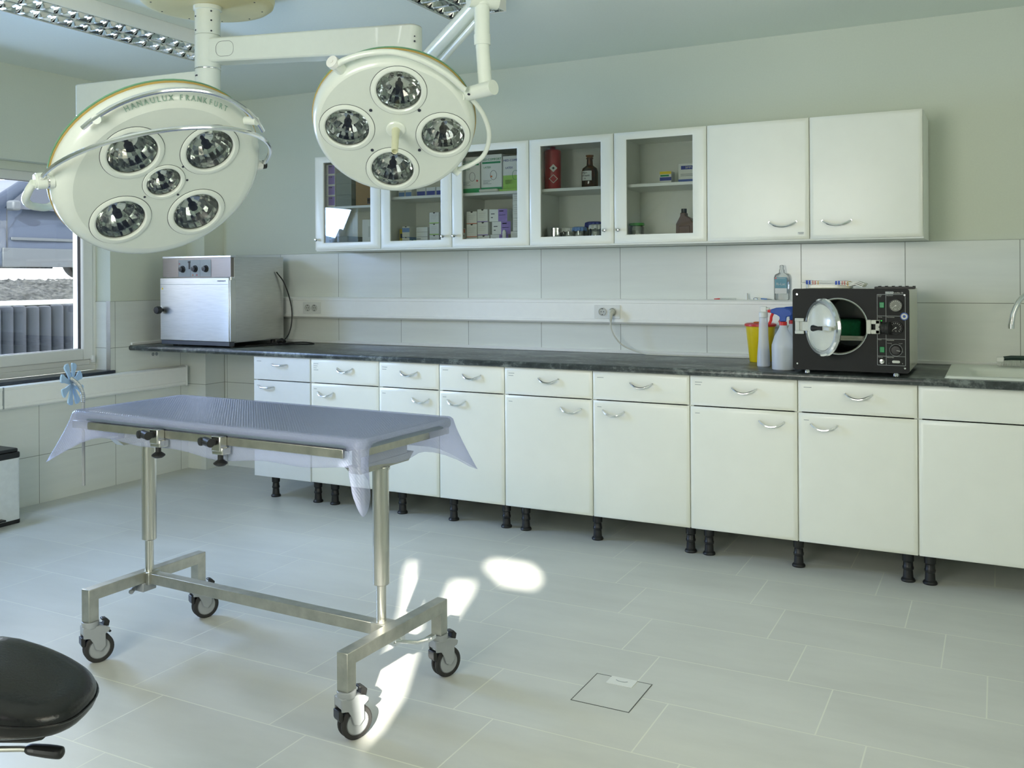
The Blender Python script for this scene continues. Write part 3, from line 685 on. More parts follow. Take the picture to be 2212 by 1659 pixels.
g1 = glovebox(2.335, 2.462, 2.035, 'green and white glove box partly hidden by the lamp handle tube')
b = nb(); cyl(b, (.045, -.0015, .07), (.045, 0, .07), .0055); fin('red_dot', b, 'red', g1)
g2 = glovebox(2.470, 2.605, 2.041, 'tallest green and white glove box, middle of the three')
b = nb(); cyl(b, (.0, -.0015, .09), (.0, 0, .09), .0055); fin('red_dot', b, 'orange', g2)
g3 = glovebox(2.613, 2.745, 2.026, 'lime green glove box with blue lettering', True)
b = nb(); box(b, -.06, .06, -.03, .04, 0, .016); o = fin('glove_wrapper', b, 'cream', loc=(2.535, -.325, SH+.0005), bevel=.006); tag(o, 'folded cream glove wrapper in front of the middle glove box', 'glove')
carton('medicine_box', 2.60, 2.74, SH, SH+.012, -.338, .02, 'lime', 'flat green leaflet pack in front of the lime glove box')
pos3 = [(2.335, 2.358, FL, FL+.045, 'salmon', 'orange and white carton at the door edge, lower'), (2.335, 2.358, FL+.0455, FL+.10, 'salmon', 'orange and white carton at the door edge, upper')]
for xa, xb, za, zb, mm, lb in pos3: carton('medicine_box', xa, xb, za, zb, -.31, .1, 'paper', lb, bands=[(0, 1, .5, .9, mm), (.2, .7, .1, .3, 'ink')])
def sutbox(xa, xb, za, zb, mm, lb, nt=.008, y=-.305): carton('suture_box', xa, xb, za, zb, y, .1, 'paper', lb, group='suture boxes in the third wall cabinet', bands=[(0, 1, .0, .06, mm)]+lines(3, .15, .85, .25, .7, 'print_grey'), notch=nt)
sutbox(2.362, 2.436, FL, FL+.046, 'salmon', 'pale flat suture box at the foot of the leftmost pile', None)
sutbox(2.365, 2.434, FL+.0465, FL+.123, 'salmon', 'pink-edged suture box, middle of the leftmost pile')
sutbox(2.365, 2.434, FL+.1235, FL+.196, 'salmon', 'pink-edged suture box, top of the leftmost pile')
sutbox(2.441, 2.515, FL, FL+.055, 'purple', 'mauve-edged suture box, bottom of the middle pile')
sutbox(2.439, 2.507, FL+.0555, FL+.132, 'purple', 'mauve-edged suture box, centre of the middle pile')
sutbox(2.437, 2.505, FL+.1325, FL+.206, 'purple', 'mauve-edged suture box, topmost of the middle pile')
def purp(xa, xb, za, zb, lb): carton('suture_box', xa, xb, za, zb, -.303, .1, 'paper', lb, group='purple-ended suture boxes', bands=[(.5, 1, 0, 1, 'purple'), (.56, .8, .8, .88, 'ink'), (.56, .9, .5, .54, 'inkblue'), (.1, .3, .6, .66, 'ink'), (.1, .2, .3, .36, 'ink')])
purp(2.522, 2.638, FL, FL+.058, 'white and purple suture box, bottom of the wide pile')
purp(2.532, 2.653, FL+.0585, FL+.132, 'white and purple suture box, middle of the wide pile')
purp(2.515, 2.632, FL+.1325, FL+.203, 'white and purple suture box, top of the wide pile')
b = nb(); lathe(b, [(0, 0), (.011, 0), (.011, .07), (.006, .082), (0, .083)]); o = fin('small_bottle', b, 'white', loc=(2.622, -.322, FL)); tag(o, 'small white bottle standing before the purple-ended boxes', 'bottle')
for k_ in range(4):
    zz = FL+.074*k_
    carton('suture_box', 2.668 if k_ else 2.655, 2.735, zz, zz+.0735, -.305, .1, 'paper', 'white speckled carton, %s of the tall pile at the door edge' % ['lowest', 'second', 'third', 'topmost'][k_], group='tall pile of speckled cartons', bands=lines(4, .1, .8, .2, .8, 'ink'))
# cabinet 4
o = thing('spray_canister', 'tall dark red canister with hazard diamonds in a wall cabinet', 'canister', (2.872, -.2, SH))
b = nb(); lathe(b, [(0, 0), (.044, 0), (.046, .004), (.046, .225), (.040, .232), (.015, .235), (.015, .25), (0, .25)]); fin('body', b, 'redcan', o)
for k_, (zz, m1, s_) in enumerate(((.125, 'paper', .016), (.065, 'redcan', .018))):
    b = nb(); mt = M.Rotation(radians(28), 4, 'Z') @ XZ(-.0455) @ M.Translation((0, zz, 0)) @ M.Rotation(pi/4, 4, 'Z')
    prism(b, [(-s_, -s_), (s_, -s_), (s_, s_), (-s_, s_)], 0, .001, mt); lb = fin('hazard_diamond', b, 'paper', o, smooth=False)
    b = nb(); q = s_*(.82 if k_ else .35); prism(b, [(-q, -q), (q, -q), (q, q), (-q, q)], .001, .0014, mt); fin('symbol', b, 'redcan' if k_ else 'ink', lb, smooth=False)
o = thing('reagent_bottle', 'brown glass reagent bottle with handwritten label on the upper shelf', 'bottle', (3.098, -.2, SH))
b = nb(); lathe(b, [(0, 0), (.044, 0), (.046, .004), (.046, .095), (.040, .115), (.018, .132), (.016, .165), (.02, .168), (.02, .174), (.015, .174), (.013, .135), (.036, .112), (.042, .095), (.042, .006), (0, .006)]); fin('glass', b, 'brownglass', o)
b = nb(); lathe(b, [(0, .006), (.041, .006), (.041, .06), (0, .06)]); fin('liquid', b, P('amber_liquid', rgb(120, 66, 20), .2), o)
b = nb(); lathe(b, [(0, .155), (.013, .155), (.016, .178), (.022, .18), (.022, .188), (0, .19)]); fin('stopper', b, 'brownglass', o)
b = nb()
for i in range(10):
    a0, a1 = radians(-130+7.5*i), radians(-122.5+7.5*i)
    for (ra, rb) in ((.0468, .0472),): b.faces.new([b.verts.new((rb*cos(a), rb*sin(a), zz)) for a, zz in ((a0, .045), (a1, .045), (a1, .098), (a0, .098))])
bmesh.ops.remove_doubles(b, verts=b.verts[:], dist=1e-5)
lb = fin('label_sticker', b, 'paper', o)
b = nb(); text_into(b, 'Aqua', .014, XZ(-.0478) @ M.Translation((-.01, .088, 0))); text_into(b, 'ad injekt.', .014, XZ(-.0478) @ M.Translation((-.004, .072, 0))); text_into(b, 'st.', .014, XZ(-.0478) @ M.Translation((-.008, .056, 0))); fin('lettering', b, 'ink', lb, smooth=False)
def jar(x, y, z, r, h, label, fill=None, lid=None, name='glass_jar', cover=None):
    o = thing(name, label, 'jar', (x, y, z+.0006))
    b = nb(); lathe(b, [(0, 0), (r*.92, 0), (r, .006), (r, h*.78), (r*.88, h*.86), (r*.88, h*.97), (r*.83, h*.97), (r*.83, h*.87), (r*.94, h*.77), (r*.94, .008), (0, .007)]); fin('glass', b, 'jar', o)
    if fill: b = nb(); lathe(b, [(0, .008), (r*.9, .008), (r*.9, h*.62), (0, h*.66)]); fin('contents', b, fill, o)
    if lid: b = nb(); lathe(b, [(0, h*.99), (r*.96, h*.99), (r*.98, h*.9), (r*1.02, h*.9), (r*1.02, h*1.0), (r*.98, h*1.04), (0, h*1.04)]); fin('lid', b, lid, o)
    if cover:
        b = nb(); n = 28
        c0 = b.verts.new((0, 0, h*1.06)); R = [[b.verts.new(((rr+.004*sin(k*2.3)*(j > 0))*cos(2*pi*k/n), (rr+.004*sin(k*2.3)*(j > 0))*sin(2*pi*k/n), zz+.003*cos(k*1.7)*(j > 1))) for k in range(n)] for j, (rr, zz) in enumerate(((r*.8, h*1.05), (r*1.04, h*1.0), (r*1.12, h*.78)))]
        for k in range(n): b.faces.new((c0, R[0][k], R[0][(k+1) % n]))
        for p, q in zip(R, R[1:]):
            for k in range(n): b.faces.new((p[k], p[(k+1) % n], q[(k+1) % n], q[k]))
        fin('cloth_cover', b, cover, o)
    return o
o = thing('steel_canister', 'cylindrical steel dressing drum on the floor of a wall cabinet', 'drum', (2.885, -.20, FL+.0006))
b = nb(); lathe(b, [(0, 0), (.047, 0), (.048, .003), (.048, .075), (.050, .077), (.050, .088), (.047, .092), (0, .094)]); fin('body', b, 'chrome', o)
o = thing('steel_canister', 'dark steel box partly behind the cabinet door frame', 'box', (2.835, -.14, FL+.0006))
b = nb(); box(b, 0, .05, 0, .09, 0, .09); fin('body', b, 'steel', o, bevel=.004)
jar(2.978, -.21, FL, .038, .085, 'jar with a crumpled white paper cover next to the steel drum', 'paper', None, cover='paper')
jar(3.055, -.25, FL, .036, .085, 'glass jar with a blue-edged cover, front of the group', 'print_white', None, cover='skyprint')
jar(3.10, -.15, FL, .046, .115, 'tallest glass jar with a dark blue patterned cover', 'print_white', None, cover='inkblue')
jar(3.155, -.25, FL, .036, .095, 'glass jar next to the chrome knob of the door', 'print_white', None, cover='print_white')
# cabinet 5
jar(3.372, -.20, FL, .040, .098, 'glass jar with a green screw lid', 'print_white', 'greenlid')
carton('medicine_box', 3.52, 3.583, SH, SH+.068, -.25, .06, 'paper', 'small yellow, blue and white carton on the upper shelf', bands=[(0, 1, .78, 1, 'yellow'), (0, 1, .28, .55, 'inkblue'), (.05, .8, .6, .74, 'inkgreen')])
carton('medicine_box', 3.612, 3.735, SH, SH+.108, -.22, .1, 'paper', 'white carton with blue bands beside the small yellow one', bands=[(0, 1, .03, .22, 'blue'), (.12, 1, .70, .88, 'inkblue'), (.1, .8, .45, .48, 'print_grey'), (.1, .7, .38, .41, 'print_grey')], texts=[('SIMPLEX', .016, .55, .79, 'print_white')])
b = nb(); box(b, -.09, .09, -.03, .03, 0, .004); o = fin('leaflet', b, 'paper', loc=(3.50, -.28, SH+.0005), bevel=.001); tag(o, 'thin leaflet lying on the shelf before the small yellow carton', 'paper')
o = thing('reagent_jug', 'brown plastic jug with an offset neck at the bottom of a wall cabinet', 'bottle', (3.645, -.20, FL+.0006))
b = nb(); poly = [(-.047, .004), (-.043, 0), (.043, 0), (.048, .004), (.05, .09), (.03, .118), (.004, .132), (.003, .148), (-.022, .148), (-.023, .13), (-.045, .09)]
prism(b, poly, -.028, .028, XZ(0)); fin('body', b, 'brownpl', o, bevel=.008)
b = nb(); lathe(b, [(0, 0), (.0145, 0), (.0145, .022), (0, .022)], M.Translation((-.0095, 0, .148)), 16); fin('cap', b, 'black', o)
b = nb(); box(b, -.028, .03, -.031, -.0275, .02, .078); fin('embossed_panel', b, 'brownpl', o, bevel=.002)
o = thing('crumpled_wrap', 'crumpled pale blue wrap on the cabinet floor between jar and jug', 'wrap', (3.50, -.22, FL+.0006))
b = nb(); n = 14; G_ = [[b.verts.new((-.07+.14*i/n, -.04+.08*j/n, max(.001, (.028*random.random()+.004)*(1-abs(2*i/n-1))*(1-abs(2*j/n-1)*.8)*1.5))) for j in range(n+1)] for i in range(n+1)]
for i in range(n):
    for j in range(n): b.faces.new((G_[i][j], G_[i+1][j], G_[i+1][j+1], G_[i][j+1]))
r_ = bmesh.ops.extrude_face_region(b, geom=b.faces[:]); bmesh.ops.translate(b, vec=(0, 0, .0015), verts=[g for g in r_['geom'] if isinstance(g, bmesh.types.BMVert)])
fin('sheet', b, P('pale_blue_wrap', rgb(190, 214, 222), .5), o, smooth=False)
b = nb(); lathe(b, [(0, 0), (.006, 0), (.006, .05), (.0045, .055), (.0045, .085), (0, .086)]); o = fin('small_vial', b, 'paper', loc=(3.715, -.25, FL+.0006)); tag(o, 'slim white vial with red cap beside the brown jug', 'vial')
b = nb(); lathe(b, [(0, .0865), (.007, .0865), (.007, .105), (0, .105)]); fin('cap', b, 'red', o)

# ================================================================= INCUBATOR
inc = thing('incubator', 'stainless steel laboratory incubator on the worktop near the window', 'incubator', (.228, -.612, .9012))
W_, D_, H_ = .598, .49, .585
b = nb(); box(b, 0, W_, .03, D_, .03, H_-.006); fin('housing', b, 'steel2', inc, bevel=.003)
b = nb(); box(b, -.003, W_+.002, .0, .045, H_-.014, H_); fin('top_edge', b, 'alu', inc, bevel=.002)
b = nb(); box(b, 0, W_, .002, .03, .448, H_-.014); pn = fin('control_panel', b, P('grey_brown_steel', (.27, .24, .215), .38, .9, scale=12, stretch=(1, 1, 20)), inc, bevel=.001)
b = nb(); box(b, .145, .43, .0012, .002, .452, .56)
for x_ in (.145, .25, .335, .43): box(b, x_-.0006, x_+.0006, .0002, .0012, .452, .56)
fin('control_field', b, 'print_grey', pn, smooth=False)
for x_, zz in ((.182, .50), (.292, .502), (.386, .502)):
    b = nb(); lathe(b, [(0, 0), (.023, 0), (.022, .006), (.017, .008), (.016, .022), (0, .023)], XZ(.001) @ M.Translation((x_, zz, 0)), 20); kb = fin('knob', b, 'black', pn)
    b = nb(); box(b, x_-.001, x_+.001, -.0235, -.022, zz+.004, zz+.016); fin('pointer', b, 'print_white', kb, smooth=False)
    b = nb()
    for k_ in range(11):
        a = radians(-130+26*k_); b2 = XZ(.001) @ M.Translation((x_+.030*sin(a), zz+.030*cos(a), 0)) @ M.Rotation(-a, 4, 'Z'); prism(b, [(-.0008, -.003), (.0008, -.003), (.0008, .003), (-.0008, .003)], 0, .0006, b2)
    fin('scale_marks', b, 'print_white', pn, smooth=False)
b = nb(); box(b, .235, .247, -.001, .001, .50, .548); box(b, .232, .25, -.004, .001, .54, .552); fin('slot_switch', b, 'black', pn, bevel=.001)
b = nb(); cyl(b, (.155, .0005, .535), (.155, -.002, .535), .003, seg=10); fin('pilot_light', b, 'red', pn)
for k_, mm in enumerate(('orange', 'print_white', 'red')):
    b = nb(); cyl(b, (.272+.018*k_, .0005, .462), (.272+.018*k_, -.0015, .462), .004, seg=10); fin('pilot_light', b, mm, pn)
b = nb(); box(b, .0, W_+.006, -.022, .028, .038, .445); dr_ = fin('door', b, 'steel2', inc, bevel=.004)
b = nb(); box(b, .002, W_, -.0225, -.0215, .400, .4025); fin('door_fold', b, 'print_grey', dr_, smooth=False)
b = nb(); prism(b, [(-.008, -.006), (.008, -.006), (0, .009)], 0, .0006, XZ(-.0222) @ M.Translation((.022, .375, 0))); fin('warning_sticker', b, 'yellow', dr_, smooth=False)
b = nb(); text_into(b, 'memmert', .018, XZ(-.0225) @ M.Translation((W_-.055, .424, 0)), depth=.0004); fin('lettering', b, 'ink', dr_, smooth=False)
b = nb(); box(b, .004, W_, -.016, .03, .012, .038); fin('base_strip', b, P('dark_grey_strip', rgb(74, 80, 90), .5), inc, bevel=.002)
b = nb(); lathe(b, [(0, 0), (.011, 0), (.010, .022), (.024, .026), (.026, .045), (.022, .056), (0, .058)], XZ(-.022) @ M.Translation((.024, .235, 0)), 20); fin('knob', b, 'black', dr_)
b = nb(); box(b, W_+.006, W_+.016, -.018, .028, .04, .43); cyl(b, (W_+.011, -.008, .425), (W_+.011, -.008, .45), .006); fin('hinge', b, 'steel', inc, bevel=.002)
for x_ in (.05, W_-.05):
    for y_ in (.06, D_-.05):
        b = nb(); cyl(b, (x_, y_, 0), (x_, y_, .0305), .016); fin('foot', b, 'black', inc)
cb = thing('power_cord', 'black power cord coiled beside the steel incubator', 'cable', (0, 0, 0))
b = nb(); z_ = .9055
tube(b, smoothpts([(.835, -.20, 1.38), (.852, -.14, 1.30), (.865, -.09, 1.15), (.872, -.10, 1.02), (.865, -.14, .94), (.85, -.2, .912), (.80, -.26, z_), (.70, -.66, z_)][:7]+[(.86, -.36, z_), (.84, -.50, z_), (.90, -.33, z_), (1.0, -.16, z_+.008), (1.09, -.13, z_), (1.08, -.19, z_), (.95, -.22, z_), (.88, -.24, z_)], 8), .0042, 8); fin('cord', b, 'black', cb)
b = nb(); tube(b, [(.84, -.2, .917), (.87, -.19, .925), (.90, -.2, .917)], [.012, .016, .012], 10); fin('plug', b, 'black', cb)

# ================================================================= AUTOCLAVE
ac = thing('autoclave', 'black-fronted tabletop autoclave with its round cream lid swung open', 'autoclave', (4.288, -.70, .9012))
AW, AH = .485, .379
def ax(x): return x-4.288
def az(z): return z-.9012
b = nb(); ocx, ocz, orad = ax(4.484), az(1.115), .121
outer = rrect(0, AW, az(.918), AH, .012, 4); hole_ = [(ocx+orad*cos(2*pi*k/48), ocz+orad*sin(2*pi*k/48)) for k in range(48)]
ve = []
for lp in (outer, hole_):
    vv = [b.verts.new((x, y, 0)) for x, y in lp]; ve += [b.edges.new((vv[i], vv[(i+1) % len(vv)])) for i in range(len(vv))]
bmesh.ops.triangle_fill(b, edges=ve, use_beauty=True)
r_ = bmesh.ops.extrude_face_region(b, geom=b.faces[:]); bmesh.ops.translate(b, vec=(0, 0, .012), verts=[g for g in r_['geom'] if isinstance(g, bmesh.types.BMVert)])
bmesh.ops.transform(b, matrix=XZ(.012), verts=b.verts[:]); fp = fin('front_panel', b, 'blackp', ac, ang=30)
b = nb()
for q in ((0.004, AW-.004, .012, .50, AH-.008, AH-.003), (0.004, .008, .012, .50, az(.921), AH-.008), (AW-.008, AW-.004, .012, .50, az(.921), AH-.008), (.008, AW-.008, .012, .50, az(.921), az(.926)), (.008, AW-.008, .496, .50, az(.926), AH-.008)): box(b, *q)
fin('housing', b, 'cream', ac, bevel=.001)
b = nb(); mt = XZ(0) @ M.Translation((ocx, ocz, 0))
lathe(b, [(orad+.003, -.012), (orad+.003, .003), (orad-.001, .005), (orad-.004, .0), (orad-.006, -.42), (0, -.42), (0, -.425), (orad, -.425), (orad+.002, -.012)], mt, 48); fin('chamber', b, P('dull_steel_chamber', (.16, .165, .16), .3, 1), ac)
b = nb(); lathe(b, [(orad-.004, .001), (orad-.003, .006), (orad+.001, .0075), (orad+.004, .005), (orad+.004, .0)], mt, 48); fin('chamber_rim', b, 'chrome', ac)
for x_ in (ax(4.345)+.0, ax(4.715)):
    for y_ in (.045, .44):
        b = nb(); lathe(b, [(0, 0), (.0135, 0), (.0135, .010), (.010, .011), (.010, .014), (.0065, .015), (.0065, .0245), (0, .0245)], M.Translation((x_, y_, 0)), 18); fin('foot', b, 'chrome', ac)
for x_, zz in ((.020, AH-.025), (AW-.018, AH-.027), (.020, az(.945)), (AW-.018, az(.940))):
    b = nb(); lathe(b, [(0, 0), (.005, 0), (.004, .003), (0, .003)], XZ(0) @ M.Translation((x_, zz, 0)), 10); fin('screw', b, 'chrome', fp)
# lid, hinge, handle
lid_c = V((ax(4.352)+.122*cos(radians(48)), -.032-.122*sin(radians(48)), ocz)); th = radians(48)
ln = V((-sin(th), -cos(th), 0)); LM = M.Translation(lid_c) @ ln.to_track_quat('Z', 'Y').to_matrix().to_4x4()
b = nb(); lathe(b, [(0, .022), (.04, .020), (.075, .013), (.100, .003), (.1005, -.004), (0, -.004)], LM, 48); ld = fin('lid', b, 'cream', ac)
b = nb(); lathe(b, [(.099, .000), (.104, .007), (.116, .008), (.124, .003), (.126, -.008), (.123, -.014), (.098, -.014), (.098, -.004)], LM, 48); fin('lid_rim', b, 'chrome', ld)
b = nb(); hd = LM @ V((0, 0, .02)); tg_ = V((cos(th), -sin(th), 0))
cyl(b, LM @ V((0, 0, .02))+tg_*.07, LM @ V((0, 0, .040))+tg_*.07, .007); box(b, .030, .118, -.006, .006, -.008, .008, M.Translation(hd+ln*.016) @ M(((tg_.x, ln.x, 0, 0), (tg_.y, ln.y, 0, 0), (0, 0, 1, 0), (0, 0, 0, 1)))); fin('lid_bracket', b, 'print_white', ld, bevel=.002)
b = nb(); lathe(b, [(0, 0), (.009, 0), (.008, .018), (.014, .040), (.012, .047), (0, .049)], M.Translation(hd+ln*.022+tg_*.068) @ (ln*.55-tg_*.83).to_track_quat('Z', 'Y').to_matrix().to_4x4(), 18); fin('knob', b, 'black', ld)
b = nb(); box(b, ax(4.305), ax(4.325), -.035, 0, ocz-.033, ocz+.033); box(b, ax(4.322), ax(4.36), -.03, -.002, ocz-.022, ocz+.022); box(b, ax(4.305), ax(4.345), -.042, -.028, ocz-.035, ocz-.02); box(b, ax(4.305), ax(4.345), -.042, -.028, ocz+.02, ocz+.035)
box(b, ax(4.34), ax(4.392), -.052, -.03, ocz-.02, ocz+.02); fin('hinge', b, 'print_white', ac, bevel=.003)
b = nb(); zc = ocz+.001
box(b, ax(4.603), ax(4.622), -.03, 0, zc-.03, zc+.03); box(b, ax(4.622), ax(4.658), -.03, -.018, zc-.03, zc-.012); box(b, ax(4.622), ax(4.658), -.03, -.018, zc+.012, zc+.03); box(b, ax(4.64), ax(4.658), -.03, 0, zc-.03, zc+.03); fin('latch', b, 'print_white', ac, bevel=.003)
b = nb(); cyl(b, (ax(4.652), -.022, zc), (ax(4.668), -.024, zc-.002), .008); lathe(b, [(0, 0), (.018, 0), (.024, .008), (.024, .02), (.027, .022), (.027, .036), (0, .038)], M.Translation((ax(4.664), -.026, zc-.004)) @ V((1, -.25, 0)).to_track_quat('Z', 'Y').to_matrix().to_4x4(), 18); fin('clamp_knob', b, 'black', ac)
# printed control frame
b = nb(); fx0, fx1, fz0, fz1 = ax(4.645), ax(4.757), az(.951), az(1.256)
def hline(x0, x1, z): box(b, x0, x1, -.0007, .0002, z-.0009, z+.0009)
def vline(x, z0, z1): box(b, x-.0009, x+.0009, -.0007, .0002, z0, z1)
for z_ in (fz0, fz1, az(1.163), az(1.064), az(.990)): hline(fx0, fx1, z_)
for x_ in (fx0, fx1, ax(4.680)): vline(x_, fz0, fz1)
fin('panel_lines', b, 'print_grey', fp, smooth=False)
b = nb(); T = lambda s, size, x, z, al='LEFT': text_into(b, s, size, XZ(-.0008) @ M.Translation((ax(x), az(z), 0)), al, .0002)
T('MELAG', .0098, 4.694, 1.2625, 'CENTER'); T('Autoklav 23', .0085, 4.708, 1.2625); T('Betriebs-', .0045, 4.648, 1.252); T('anzeige', .0045, 4.648, 1.247); T('Manometer', .0055, 4.683, 1.251)
T('Heizung', .005, 4.648, 1.158); T('Thermometer', .0055, 4.683, 1.158); T('Wasser', .0045, 4.648, 1.060); T('Zeitschaltuhr', .0055, 4.683, 1.059); T('Sicherung', .0045, 4.648, .985); T('Netzschalter', .0055, 4.683, .985)
T('Vor dienen', .004, 4.685, 1.046); T('Tau Stufe', .004, 4.73, 1.046); T('I', .006, 4.690, .960); T('0', .006, 4.744, .960)
fin('lettering', b, 'print_white', fp, smooth=False)
b = nb(); box(b, ax(4.678), ax(4.7105), -.0006, .0002, az(1.2575), az(1.2685)); fin('name_field', b, 'print_grey', fp, smooth=False)
for zz, d_ in ((1.208, 1), (1.113, 0)):
    b = nb(); lathe(b, [(.0285, 0), (.0285, .012), (.025, .013), (.0245, .008)], XZ(0) @ M.Translation((ax(4.7195), az(zz), 0)), 32); g = fin('gauge', b, 'black', fp)
    b = nb(); lathe(b, [(0, .006), (.0248, .006), (.0248, .0085), (0, .0085)], XZ(0) @ M.Translation((ax(4.7195), az(zz), 0)), 32); fin('dial', b, 'dial' if d_ else 'blackp', g)
    b = nb()
    for k_ in range(13):
        a = radians(-135+22.5*k_); prism(b, [(-.0006, .017), (.0006, .017), (.0006, .0225), (-.0006, .0225)], .0086, .009, XZ(0) @ M.Translation((ax(4.7195), az(zz), 0)) @ M.Rotation(-a, 4, 'Z'))
    cyl(b, (ax(4.7195), -.0086, az(zz)), (ax(4.7195), -.0105, az(zz)), .003, seg=12)
    a = radians(-125); prism(b, [(-.001, -.004), (.001, -.004), (.0004, .019), (-.0004, .019)], .0092, .0098, XZ(0) @ M.Translation((ax(4.7195), az(zz), 0)) @ M.Rotation(-a, 4, 'Z'))
    text_into(b, 'bar' if d_ else '°C', .007, XZ(-.0088) @ M.Translation((ax(4.7195), az(zz-.0145), 0))); fin('scale_marks', b, 'print_white', g, smooth=False)
b = nb(); tube(b, [(ax(4.7195)+.0255*cos(a), -.001, az(1.017)+.0255*sin(a)) for a in [2*pi*k/40 for k in range(40)]], .0009, 5, cyclic=True)
for a, l_ in ((radians(125), .009), (radians(55), .009), (radians(-15), .009)):
    box(b, .022, .022+l_, -.0006, .0006, 0, .0006, M(((cos(a), 0, -sin(a), ax(4.7195)), (0, 1, 0, -.0008), (sin(a), 0, cos(a), az(1.017)), (0, 0, 0, 1))))
fin('timer_scale', b, 'print_grey', fp)
b = nb(); lathe(b, [(0, 0), (.020, 0), (.018, .012), (0, .013)], XZ(0) @ M.Translation((ax(4.7195), az(1.017), 0)), 28); tk = fin('timer_knob', b, 'black', fp)
b = nb(); a = radians(-12); box(b, .003, .018, -.0004, .0004, -.0008, .0008, M(((cos(a), 0, -sin(a), ax(4.7195)), (0, 1, 0, -.0134), (sin(a), 0, cos(a), az(1.017)), (0, 0, 0, 1)))); fin('pointer', b, 'print_white', tk, smooth=False)
for zz in (1.210, 1.018):
    b = nb(); box(b, ax(4.6545), ax(4.6735), -.006, 0, az(zz)-.012, az(zz)+.012); fin('rocker_switch', b, 'greensw', fp, bevel=.002)
b = nb(); lathe(b, [(0, 0), (.011, 0), (.010, .004), (.006, .005), (0, .005)], XZ(0) @ M.Translation((ax(4.663), az(.967), 0)), 20); fin('key_lock', b, 'chrome', fp)
b = nb(); prism(b, rrect(ax(4.7035), ax(4.7355), az(.9615), az(.9725), .0054), 0, .003, XZ(0)); fin('toggle_plate', b, 'print_white', fp, bevel=.001)
b = nb(); cyl(b, (ax(4.662), 0, az(1.142)), (ax(4.662), -.003, az(1.142)), .0028, seg=8); fin('pilot_light', b, P('green_pilot', rgb(30, 200, 60), .3, emis=(rgb(30, 220, 60), .6)), fp)
b = nb(); cyl(b, (ax(4.753), 0, az(1.162)), (ax(4.753), -.0014, az(1.162)), .0162, seg=28); st_ = fin('round_sticker', b, 'blue', fp)
b = nb(); lathe(b, [(.006, 0), (.0125, 0)], XZ(-.0017) @ M.Translation((ax(4.753), az(1.162), 0)), 28); fin('emblem', b, 'print_white', st_)
# contents of the chamber
tr = thing('instrument_tray', 'cream tray inside the open autoclave chamber', 'tray', (4.495, -.62, 1.047))
b = nb(); box(b, -.085, .085, 0, .26, 0, .008); box(b, -.085, -.08, 0, .26, .008, .022); box(b, .08, .085, 0, .26, .008, .022); box(b, -.08, .08, 0, .004, .008, .022); fin('tray_body', b, 'cream', tr, bevel=.002)
b = nb(); box(b, -.075, .068, .01, .2, 0, .085); o = fin('cloth_pack', b, 'greenc', loc=(4.497, -.61, 1.0556), bevel=.014); tag(o, 'green cloth pack on the tray in the autoclave chamber', 'cloth pack')
b = nb(); mtp = M.Translation((-.03, .0095, .06)) @ M.Rotation(radians(-18), 4, 'Y'); box(b, -.014, .014, -.001, .001, -.018, .018, mtp); lb = fin('paper_tag', b, 'print_grey', o, smooth=False)
# on top of the autoclave
b = nb(); pts = rrect(-.10, .10, -.055, .055, .015); prism(b, pts, 0, .020); o = fin('storage_tray', b, 'cream', loc=(4.405, -.42, 1.278), bevel=.003); tag(o, 'shallow white tray on top of the autoclave under the towel', 'tray')
tw = thing('dish_towel', 'folded towel with blue, red and yellow stripes on the autoclave', 'towel', (4.415, -.43, 1.2985))
b = nb(); n = 30
for L_ in range(3):
    G1 = []
    for i in range(n+1):
        u = i/n; x = -.125+.27*u
        zz = .001+L_*.0055+.004*sin(3+u*4) - .014*max(0, u-.62)/.38*1.0*(L_ < 3) + (.004*sin(u*30)*(u > .7))
        zz = max(zz, -.018+L_*.0055)
        G1.append([b.verts.new((x+.004*L_, -.065+.13*j/8+.003*sin(7*u+j), zz+.0014*sin(j*2+L_))) for j in range(9)])
    for i in range(n):
        for j in range(8): b.faces.new((G1[i][j], G1[i+1][j], G1[i+1][j+1], G1[i][j+1]))
r_ = bmesh.ops.extrude_face_region(b, geom=b.faces[:]); bmesh.ops.translate(b, vec=(0, 0, .0048), verts=[g for g in r_['geom'] if isinstance(g, bmesh.types.BMVert)])
fin('cloth', b, 'towel', tw)
hb = thing('cassette_holder', 'flat black ribbed bracket lying on top of the autoclave', 'bracket', (4.70, -.62, 1.278))
b = nb(); box(b, -.075, .09, 0, .05, 0, .010); fin('bar', b, 'black', hb, bevel=.002)
b = nb()
for k_ in range(6): box(b, -.06+.028*k_, -.05+.028*k_, .002, .048, .010, .0135)
fin('rib', b, 'black', hb, bevel=.001)

# ================================================================= ITEMS ON THE WORKTOP
ZW = .9012
sb = thing('sharps_bin', 'yellow sharps bin with a red rim on the worktop', 'sharps bin', (4.034, -.205, ZW))
b = nb(); lathe(b, [(0, 0), (.052, 0), (.055, .004), (.074, .188), (0, .188)]); fin('tub', b, 'yellow', sb)
b = nb(); lathe(b, [(.073, .180), (.079, .182), (.079, .192), (.070, .196), (.0, .197)]); fin('lid', b, 'red', sb)
b = nb(); box(b, -.03, .02, -.03, .02, .1975, .203); fin('flap', b, 'orange', sb, bevel=.003)
s1 = thing('spray_bottle', 'slender clear spray bottle with a white head beside the yellow bin', 'spray bottle', (4.105, -.46, ZW))
b = nb(); lathe(b, [(0, 0), (.028, 0), (.031, .004), (.030, .05), (.0235, .13), (.0215, .20), (.0195, .23), (.0195, .236), (0, .236)]); fin('bottle', b, 'frost', s1)
b = nb(); lathe(b, [(0, .003), (.028, .004), (.027, .05), (.025, .085), (0, .085)]); fin('liquid', b, 'liquid', s1)
